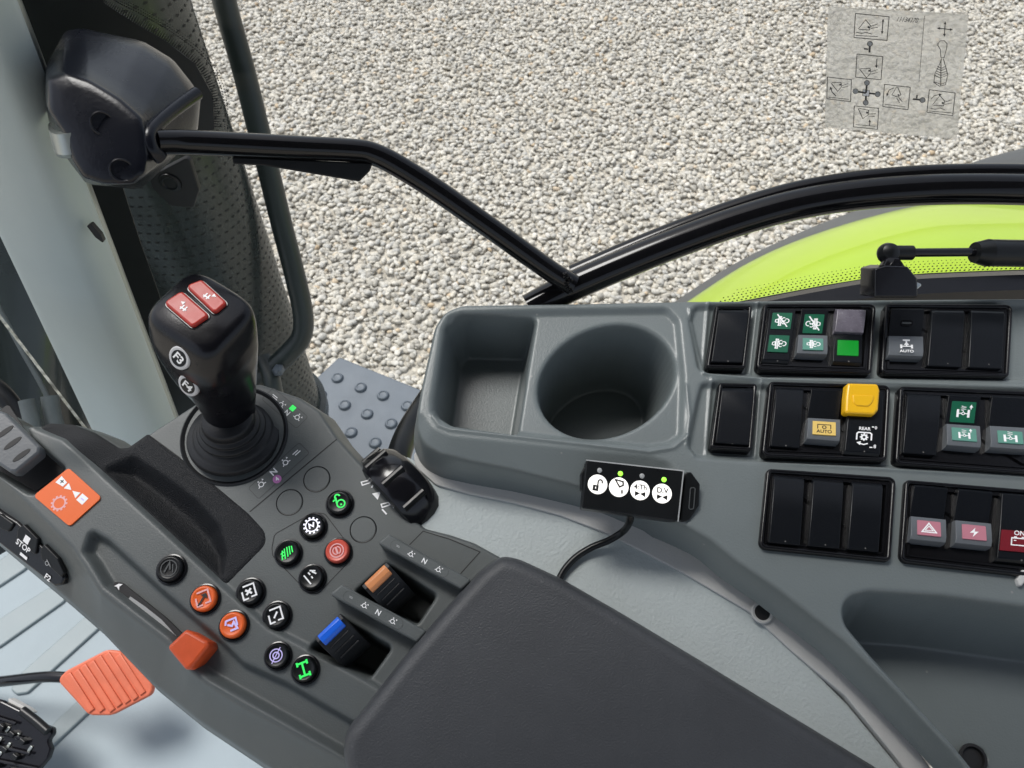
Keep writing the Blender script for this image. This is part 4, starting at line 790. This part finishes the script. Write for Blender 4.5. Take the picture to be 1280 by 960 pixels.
def smoothring(P,it=1):
    for _ in range(it):
        Q=[]
        for i in range(len(P)):
            a,b=Vector(P[i]),Vector(P[(i+1)%len(P)]); Q+=[tuple(a*.9+b*.1),tuple(a*.1+b*.9)]
        P=Q
    return P
Fs,Bs=smoothring(Fc,1),smoothring(Bc,1); nf=len(Fs); cF=(133,168)
def mixr(t,P=Fs,Q=Bs): return [(a[0]*(1-t)+b[0]*t,a[1]*(1-t)+b[1]*t) for a,b in zip(P,Q)]
def shr(k): return [(cF[0]+(p[0]-cF[0])*k,cF[1]+(p[1]-cF[1])*k) for p in Fs]
lv=[(shr(.0),.4010),(shr(.35),.4010),(shr(.72),.4014),(shr(.88),.4020),(shr(.95),.4030),(shr(.985),.4048),(mixr(.03),.408),(mixr(.25),.418),(mixr(.55),.433),(mixr(.85),.447),(mixr(.96),.455),(mixr(1),.466)]
mb=MB(); vs=[];fs=[]
for P,d in lv: vs+=ring(P,d)
for k in range(len(lv)-1):
    for i in range(nf): j=(i+1)%nf; fs.append((k*nf+i,k*nf+j,(k+1)*nf+j,(k+1)*nf+i))
mb.add(vs,fs,'cover_black'); mb.build('cover_shell',t,angle=48)
for x,y in ((128,154),(152,213)):
    f=Fr(dep(x,y,.4005),(1,-.1,-.2),n=ray(x,y)*-1); mb=MB(); lathe(mb,f,[(.0062,-.003),(.0062,.0002),(.0056,.0006),(.0050,.0002),(.0048,-.001),(.001,-.001)],'cover_black'); mb.build('screw_plug',t)
mb=MB(); tube(mb,[dep(246,117,.441),dep(222,134,.428),dep(196,156,.413),dep(187,169,.407),dep(190,186,.407),dep(202,198,.412)],.0038,'cover_black',n=40); mb.build('cover_lip',t)
mb=MB(); 
loft(mb,[[dep(x+dx,y+dy,d+dd) for x,y,d in ((60,158,.425),(62,166,.410),(72,170,.4015),(88,168,.4015),(94,160,.405),(106,166,.410))] for dx,dy,dd in ((3,-6,.012),(0,-2,0),(6,24,.003),(8,28,.012))],'galvanised',n=24,smooth=True); mb.build('hinge_pin',t,label='shiny metal hinge pin at the pillar')
t=thing('black_plate','flat black seal plate between pillar and exhaust above the cover','seal',aty(150,60,.50))
# window frame tubes
t=thing('window_frame','glossy black bent tube frame crossing the side window','tube frame',dep(715,352,.50))
mb=MB(); tube(mb,[dep(196,178,.412),dep(230,178,.420),dep(300,181,.432),dep(380,185,.442),dep(440,188,.450),dep(462,191,.4535),dep(488,202,.457),dep(540,234,.464),dep(620,290,.476),dep(690,340,.487),dep(716,356,.491)],.0067,'tube_black',n=90,seg=24); mb.build('front_tube',t)
bar=[(662,384),(685,371),(715,356),(780,328),(850,300),(920,275),(990,255),(1060,243),(1140,236),(1220,234),(1320,236),(1420,240),(1600,256),(1850,300)]
def bard(x): return .505-.02*(min(x,1420)-610)/700
mb=MB(); tube(mb,[dep(x,y+2,bard(x)) for x,y in bar],.0098,'tube_black',n=90,seg=28); mb.build('rear_tube',t)
mb=MB(); tube(mb,[dep(x,y-12-(min(x,1420)-610)*.009,bard(x)+.006) for x,y in bar[2:]],.0062,'tube_black',n=80,seg=20); mb.build('rear_upper_rail',t)
mb=MB(); f=Fr(dep(714,352,.478),(1,0,0),n=ray(714,352)*-1); 
for k in range(7): lathe(mb,Fr(dep(710+random.uniform(-3,5),343+k*3.2,.4785+.001*k),(1,0,0),n=ray(714,352)*-1),[(.002,-.004),(.0018,-.001),(.0007,0)],'tube_black',n=10)
mb.build('weld_bead',t)
mb=MB(); BK=Fr(dep(378,206,.445),dep(460,212,.452)-dep(300,200,.435),n=ray(378,206)*-1); slab(mb,BK,fillet(BK.locs([(290,196),(466,204),(462,214),(449,227),(330,207),(292,205)]),.001),-.004,.002,'black_plastic',bev=.0008); mb.build('latch_plate',t)
#=================================================================== SIDE WINDOW GLASS with frit
YG=.512
GF=Fr((0,YG,2.6),(1,0,0),n=(0,-1,0))
t=thing('side_window','large clear side window pane with black dotted border','window',(0,YG,2.25))
gx=[(-.5,-.97),(1.0,-.97),(1.0,.35),(-.5,.35)]
mb=MB(); slab(mb,GF,gx,-.004,0,'window_glass'); mb.build('glass_pane',t)
# black band down the pillar side
mb=MB(); P=[(xr(y)-20,y) for y in ys]+[(xr(y)+w_,y) for y,w_ in ((660,30),(540,34),(420,38),(300,40),(230,44),(180,60))]+[(236,168),(268,162),(266,120),(244,80),(205,50),(170,30),(130,4),(118,-60)]
slab(mb,GF,GF.locs([(p[0],p[1]) for p in P],.001),.0004,.001,'frit_black'); mb.build('black_border',t)
mb=MB()
path=[(118,-30),(128,4),(170,29),(206,50),(245,80),(262,108),(268,135),(268,161)]
pp=catmull([Vector((x,y,0)) for x,y in path],85)
for i in range(1,84):
    a,b=pp[i-1],pp[i+1]; d=(b-a).normalized(); nn=Vector((d.y,-d.x,0)); c=pp[i]; 
    q=[(c+d*1.1-nn*1),(c-d*1.1-nn*1),(c+nn*random.uniform(9,12))]; fill(mb,GF,GF.locs([(v.x,v.y) for v in q],.001),.001,'frit_black')
for r_ in range(3):
    for i in range(0,85,1):
        a=pp[max(0,i-1)]; b=pp[min(84,i+1)]; d=(b-a).normalized(); nn=Vector((d.y,-d.x,0)); c=pp[i]+nn*(13+3.2*r_)+d*(1.5 if r_%2 else 0); x,y=GF.loc(c.x,c.y,.001); fill(mb,GF,circ(.0006-.00012*r_,6,x,y),.001,'frit_black')
mb.build('frit_fringe',t)
# screw block under the cover
mb=MB(); slab_px(mb,GF,[(186,222),(236,196),(249,238),(242,260),(214,258),(190,236)],.001,.006,'black_matte',r=.003,bev=.001); lathe(mb,GF.sub(213,228,.006),[(.009,0),(.0085,.0015),(.006,.002),(.005,.001),(.001,.001)],'black_plastic'); mb.build('window_mount',t)
# curved black lower border at the right plus dot rows
lo=[(848,392),(905,381),(967,369),(1030,357),(1091,347),(1160,342),(1230,339),(1290,337),(1420,334),(1700,332)]
mb=MB(); slab(mb,GF,GF.locs(lo+[(1700,470),(848,470)],.001),.0004,.001,'frit_black'); mb.build('black_border',t)
mb=MB(); P=catmull([Vector((x,y,0)) for x,y in lo],150)
for r_ in range(5):
    for i in range(2,148):
        c=P[i]; k=1-r_/6
        if c.x<885+r_*9: continue
        if c.x>1330: break
        x,y=GF.loc(c.x+(1.9 if r_%2 else 0),c.y-2.3-r_*3.3,.001); fill(mb,GF,circ(.00105*k**.6,6,x,y),.001,'frit_black')
mb.build('frit_dots',t)
# ---- sticker on the glass
t=st=thing('window_sticker','translucent grey sticker with loader control diagrams on the window glass','sticker',GF.hit(1120,90,.002))
sq=[(1035,8),(1211,18),(1196,174),(1031,159)]
mb=MB(); slab_px(mb,GF,sq,.0006,.0010,'sticker_film',r=.001); mb.build('film',t,flat=True)
mb=MB()
S0=lambda x,y:GF.loc(1000+x/5.333,y/5.333,.0014)
def sl(pts,w=3.2,closed=False,m='ink'): ribbon(mb,GF,[S0(*p) for p in pts],w*1.35/5.333*GF.mpp(1100,90),.0014,m,closed)
def sf(pts,m='ink'): fill(mb,GF,[S0(*p) for p in pts],.0014,m)
for q in ([(370,90),(594,112),(580,270),(360,250)],[(380,360),(552,378),(540,532),(371,514)],[(183,513),(343,532),(337,678),(179,658)],[(563,562),(735,582),(720,732),(552,710)],[(862,598),(1034,620),(1018,772),(846,748)],[(362,706),(525,722),(516,862),(356,846)]): sl(q,3.5,True)
sl([(830,105),(793,548)],2)
def bucket(x,y,s,up=1,rot=0):
    c,sn=math.cos(R(rot)),math.sin(R(rot)); T=lambda p:(x+s*(p[0]*c-p[1]*sn),y+s*(p[0]*sn+p[1]*c))
    sl([T(p) for p in ((-1,.3*up),(-.2,-.7*up),(.3,-.1*up),(.2,.4*up),(-.9,.35*up))],3.2); sf([T((.1+.12*math.cos(a),.1*up+.12*math.sin(a))) for a in np.linspace(0,6.28,9)[:-1]]); sl([T((.35,.0)),T((1.1,-.25))],3); sl([T((.35,.25)),T((1.1,.1))],3)
bucket(450,175,62); bucket(455,478,58,-1); bucket(262,570,55,-1); bucket(945,680,62); bucket(440,755,58,-1,15); bucket(650,630,52,-1,70)
for q in ([(375,215),(410,222),(440,215),(480,228)],[(370,236),(520,244)],[(190,648),(325,662)],[(565,695),(700,712)],[(858,740),(1005,752)],[(870,722),(900,728),(935,720),(965,732)],[(370,830),(500,842)]): sl(q,3)
def arrow(a,b,both=False,w=4):
    sl([a,b],w); v=Vector(b)-Vector(a); v.normalize(); n_=Vector((-v.y,v.x))
    for e,sg in ((Vector(b),1),)+(((Vector(a),-1),) if both else ()): sf([tuple(e+v*sg*6),tuple(e-v*sg*14+n_*9),tuple(e-v*sg*14-n_*9)])
arrow((554,130),(547,222),True); arrow((513,390),(508,450)); arrow((462,838),(465,800)); arrow((968,148),(962,240),True); arrow((918,188),(1014,198),True)
sl([(205,590),(215,615),(240,640)],4); arrow((208,600),(203,582)); sl([(625,585),(595,600),(582,625)],4); arrow((584,620),(580,638)); sl([(875,660),(895,638),(930,630)],4); arrow((920,632),(940,630))
for (x,y),(x2,y2) in (((466,292),(463,350)),((817,667),(752,660)),((446,552),(440,620)),((370,608),(440,620)),((518,628),(440,620)),((438,684),(440,620))):
    sl([(x,y),(x2,y2)],9); sf([(x+17*math.cos(a),y+17*math.sin(a)) for a in np.linspace(0,6.28,13)[:-1]],'sym_grey'); sl([(x+17*math.cos(a),y+17*math.sin(a)) for a in np.linspace(0,6.28,17)[:-1]],3,True)
sf([(420,598),(462,602),(460,642),(418,638)],'sym_white'); sl([(420,598),(462,602),(460,642),(418,638)],3,True); sl([(426,325),(455,328)],7); sl([(780,632),(778,656)],7)
sl([(920,290),(935,272),(960,270),(980,290),(978,320),(960,385),(940,385),(935,330),(918,300)],3,True); sl([(945,390),(925,440),(900,490),(892,550),(930,575),(970,565),(985,500),(970,440),(955,392)],3)
for k in range(4): sl([(915-k*3,440+k*16),(940,455+k*16),(975+k*3,440+k*16)],3)
sl([(940,395),(938,570)],4); sl([(895,500),(935,520),(980,500)],3); sl([(892,545),(935,560),(975,550)],3)
text(mb,GF.sub(1000+715/5.333,133/5.333,.0014,4),'11134370',0,0,44/5.333*GF.mpp(1134,25),.0001,'ink',bold=0,sx=.85); mb.build('printed_diagram',t,flat=True)
#=================================================================== GAS STRUT with bracket
t=thing('gas_strut','black gas strut with ball joint on a bracket above the top switches','gas strut',dep(1120,365,.47))
mb=MB(); tube(mb,[dep(1120,316,.463),dep(1230,315,.468)],.0026,'black_gloss',n=6,seg=16,smooth=False); tube(mb,[dep(1232,316,.468),dep(1560,322,.484)],.00001+.0082,'black_plastic',n=6,seg=24); mb.build('strut_body',t)
mb=MB(); tube(mb,[dep(1112,316,.462),dep(1140,316,.463)],.0044,'black_plastic',n=6); mb.build('rod_fitting',t); mb=MB(); tube(mb,[dep(1218,315.5,.467),dep(1234,316,.468)],lambda u:.0062+.0022*u,'black_plastic',n=8,seg=20)
mb.build('end_fitting',t); mb=MB(); f=Fr(dep(1110,317,.462),(1,0,0),n=(0,-.5,.86)); lathe(mb,f,[(.0001,-.0066),(.004,-.0055),(.0065,-.001),(.0065,.001),(.005,.0045),(.002,.006)],'black_plastic',n=24); mb.build('ball_socket',t)
BR=Fr(dep(1119,352,.452),(1,0,0),n=(0,-.75,.66))
mb=MB(); slab(mb,BR,fillet(BR.locs([(1093,336),(1106,332),(1134,333),(1146,348),(1147,372),(1092,372)]),.0012),-.018,.001,'black_gloss',bev=.0012); slab(mb,BR,fillet(BR.locs([(1146,352),(1156,356),(1140,370),(1134,368)]),.001),-.008,-.002,'chrome',bev=.0005); mb.build('bracket',t)
mb=MB(); lathe(mb,Fr(dep(1116,334,.457),(1,0,0),n=(0,-.4,.9)),[(.0075,-.004),(.0075,.0),(.006,.002),(.003,.0025),(.003,.006)],'black_gloss',n=6); mb.build('nut',t)
# sill behind the console
mb=MB(); loft(mb,[[dep(x,y+25,.50) for x,y in lo[1:]],[dep(x,y+6,.505) for x,y in lo[1:]],[dep(x,y+1,.512) for x,y in lo[1:]]],'black_gloss',n=40); o=mb.build('window_sill'); tag(o,'black curved rubber sill under the window glass behind the top switches','window sill')
#=================================================================== OUTSIDE: fender, exhaust, handrail, step, hood
t=thing('rear_fender','bright lime green rear wheel fender with dark rubber lip outside the window','fender',dep(1100,420,1.0))
e0=[(822,404),(866,372),(930,331),(992,302),(1080,273),(1160,255),(1240,250),(1330,250),(1450,258),(1700,300)]
rails=[[dep(x,y,1.16) for x,y in e0],[dep(x,y+5,1.11) for x,y in e0],[dep(x+12,y+40,1.0) for x,y in e0],[dep(x+20,y+90,.93) for x,y in e0],[dep(x+25,y+160,.88) for x,y in e0]]
mb=MB(); loft(mb,rails,'fender_lime',n=60,cross=24); mb.build('fender_skin',t)
mb=MB(); off=[(-40,-6),(-42,-14),(-34,-22),(-28,-18),(-18,-14),(0,-17),(28,-28),(60,-40),(90,-50)]
e1=[(808,402),(854,370),(914,332),(974,302),(1048,271),(1118,247),(1190,214),(1260,192),(1450,152),(1700,150)]
loft(mb,[[dep(x+3,y+1.5,1.145) for x,y in e0],[dep(x-3,y-2,1.17) for x,y in e0],[dep(x,y,1.22) for x,y in e1],[dep(x,y+8,1.30) for x,y in e1]],'fender_rubber',n=60,cross=14); mb.build('rubber_lip',t)
t=thing('exhaust_stack','dark perforated vertical exhaust pipe outside between pillar and handrail','exhaust pipe',atz(330,700,1.2))
# vertical cylinder: right silhouette follows the photo
xe=-.462; ye=.86; re=.098
EF=Fr((xe,ye,0),(1,0,0),n=(0,0,1))
mb=MB(); lathe(mb,EF,[(re*1.05,1.2),(re*1.05,1.42),(re,1.44),(re,2.35),(re*.96,2.37),(re*.96,2.7),(re*.96,3.3)],'exhaust_grey',n=72); mb.build('exhaust_shield',t)
mb=MB()
for k in range(64):
    z=1.46+k*.0145
    for j in range(52):
        a=2*math.pi*(j+.5*(k%2))/52
        if math.cos(a-R(-90))<-.3: continue
        c=Vector((xe+(re+.0006)*math.cos(a),ye+(re+.0006)*math.sin(a),z)); f=Fr(c,(-math.sin(a),math.cos(a),0),n=(math.cos(a),math.sin(a),0)); mb.add([f.w(.0031*math.cos(q),.0014*math.sin(q)) for q in np.linspace(0,2*math.pi,9)[:-1]],[tuple(range(8))],'exhaust_hole')
mb.build('perforation',t,flat=True)
mb=MB(); lathe(mb,Fr((xe,ye,1.40),(1,0,0),n=(0,0,1)),[(re*1.0,0),(re*1.12,.002),(re*1.12,.03),(re*1.0,.032)],'exhaust_grey',n=60,cap=False); mb.build('clamp_band',t)
t=thing('handrail','dark bent tubular handrail standing outside beside the exhaust','handrail',dep(350,470,1.3))
mb=MB(); tube(mb,[dep(268,-60,.98),dep(280,0,1.0),dep(305,90,1.04),dep(330,190,1.08),dep(352,280,1.12),dep(370,350,1.15),dep(379,395,1.17),dep(377,420,1.18),dep(362,440,1.19),dep(335,465,1.20),dep(318,480,1.21)],.0155,'rail_green_black',n=80,seg=20); mb.build('rail_tube',t)
mb=MB()
for x,y in ((349,462),): lathe(mb,Fr(dep(x,y,1.17),(1,0,0),n=ray(x,y)*-1+Vector((.3,0,.3))),[(.009,-.02),(.009,0),(.006,.003),(.004,.007),(.002,.008)],'step_metal',n=6)
tube(mb,[dep(330,448,1.2),dep(338,470,1.19),dep(344,500,1.19)],.014,'rail_green_black',n=14); mb.build('rail_foot',t)
t=thing('access_step','grey metal step plate with round anti slip bumps over the gravel','step',atz(450,520,1.25))
SP=Fr(atz(450,510,1.18),(1,0,0),n=(0,-.05,1))
mb=MB(); slab_px(mb,SP,[(424,446),(526,487),(600,520),(470,720),(300,600),(340,530),(360,505)],-.012,0,'step_metal',r=.006,bev=.003); mb.build('step_plate',t)
bump=[(422,473),(451,485),(479,495),(509,508),(401,494),(431,507),(459,518),(489,530),(410,529),(439,541),(469,554),(413,528),(382,515)]
for i,(x,y) in enumerate([b for b in bump if b!=(413,528)]):
    mb=MB(); lathe(mb,SP.sub(x,y,0),[(.0150,-.0005),(.0140,.002),(.0115,.0062),(.0090,.0070),(.0075,.0055),(.001,.0050)],'step_metal',n=24); mb.build('anti_slip_bump',t)
t=thing('door_strut','short black curved bar dropping behind the left end of the side console','bar',dep(498,566,.62))
mb=MB(); tube(mb,[dep(548,480,.72),dep(528,510,.70),dep(510,540,.67),dep(498,572,.64),dep(492,610,.62)],.0105,'black_plastic',n=30); mb.build('bar',t)
t=thing('engine_hood','dark glossy engine side panel seen through the windscreen left of the pillar','engine panel',dep(20,600,1.0))
rl=lambda dx,d:[dep(-420+dx,y,d) for y in (100,260,420,600,760)]
mb=MB(); loft(mb,[rl(-300,1.0),rl(250,1.02),rl(400,1.05),rl(500,1.12),rl(560,1.3)],'hood_dark',n=20,cross=24); mb.build('side_panel',t)
mb=MB(); tube(mb,[dep(-30,335,.94),dep(0,388,.95),dep(30,443,.955),dep(56,490,.96),dep(74,535,.965),dep(90,580,.97)],.0030,'hose_grey',n=40); mb.build('edge_trim',t)
mb=MB(); tube(mb,[dep(33,500,.90),dep(38,520,.9),dep(45,550,.9)],.009,'hose_grey',n=20); tube(mb,[dep(62,495,.92),dep(66,520,.92),dep(78,560,.92)],.010,'hose_grey',n=20)
tube(mb,[dep(-30,470,.93),dep(0,490,.93),dep(30,530,.93)],.012,'black_plastic',n=20); mb.build('hose',t)
t=thing('unseen_cab_roof','unseen dark cab roof added overhead to block sky light from the console','roof',(0,-.2,3.15))  # out of view; added and sized to block sky and darken reflections
RFM=Fr((0,0,3.15),(1,0,0),n=(0,0,1))
mb=MB(); slab(mb,RFM,rrect(1.7,1.45,.12,6,.05,-.28),0,.12,'unseen_roof_dark',bev=.03); vs=[RFM.w(x,y,0) for x,y in rrect(1.7,1.45,.12,6,.05,-.28)]; mb.add(vs,[tuple(range(len(vs)))[::-1]],'unseen_roof_dark'); mb.build('unseen_roof_panel',t)
#=================================================================== CAMERA, LIGHT, WORLD
bpy.data.objects.remove(bpy.data.objects['black_plate'])
cd=bpy.data.cameras.new('camera'); cam=bpy.data.objects.new('camera',cd); COL.objects.link(cam); cam.location=CAM
cd.sensor_width=36; cd.sensor_fit='HORIZONTAL'; cd.lens=FPX/1280*36; cd.dof.use_dof=True; cd.dof.focus_distance=.50; cd.dof.aperture_fstop=25; cd.clip_start=.02; cd.clip_end=2000
cam.rotation_euler=(R(90)-PITCH,0,0); sc.camera=cam
w=bpy.data.worlds.new('World'); sc.world=w; w.use_nodes=True; N=w.node_tree.nodes; bg=N['Background']; sky=N.new('ShaderNodeTexSky'); sky.sky_type='NISHITA'; sky.sun_disc=False
EL,AZ=R(64),R(-50)   # azimuth measured from +Y towards +X
sky.sun_elevation=EL; sky.sun_rotation=AZ; sky.dust_density=3; sky.air_density=1
hs=N.new('ShaderNodeHueSaturation'); hs.inputs['Saturation'].default_value=.5; w.node_tree.links.new(sky.outputs[0],hs.inputs['Color']); w.node_tree.links.new(hs.outputs[0],bg.inputs[0]); bg.inputs[1].default_value=.15
ld=bpy.data.lights.new('sun','SUN'); ld.energy=2.2; ld.angle=R(24); ld.color=(1,.98,.955); lo_=bpy.data.objects.new('sun',ld); COL.objects.link(lo_)
dv=Vector((math.sin(AZ)*math.cos(EL),math.cos(AZ)*math.cos(EL),math.sin(EL))); lo_.rotation_euler=dv.to_track_quat('Z','Y').to_euler(); lo_.location=(0,0,8)
sc.view_settings.view_transform='Standard'; sc.view_settings.look='None'; sc.view_settings.exposure=.27; sc.view_settings.gamma=1
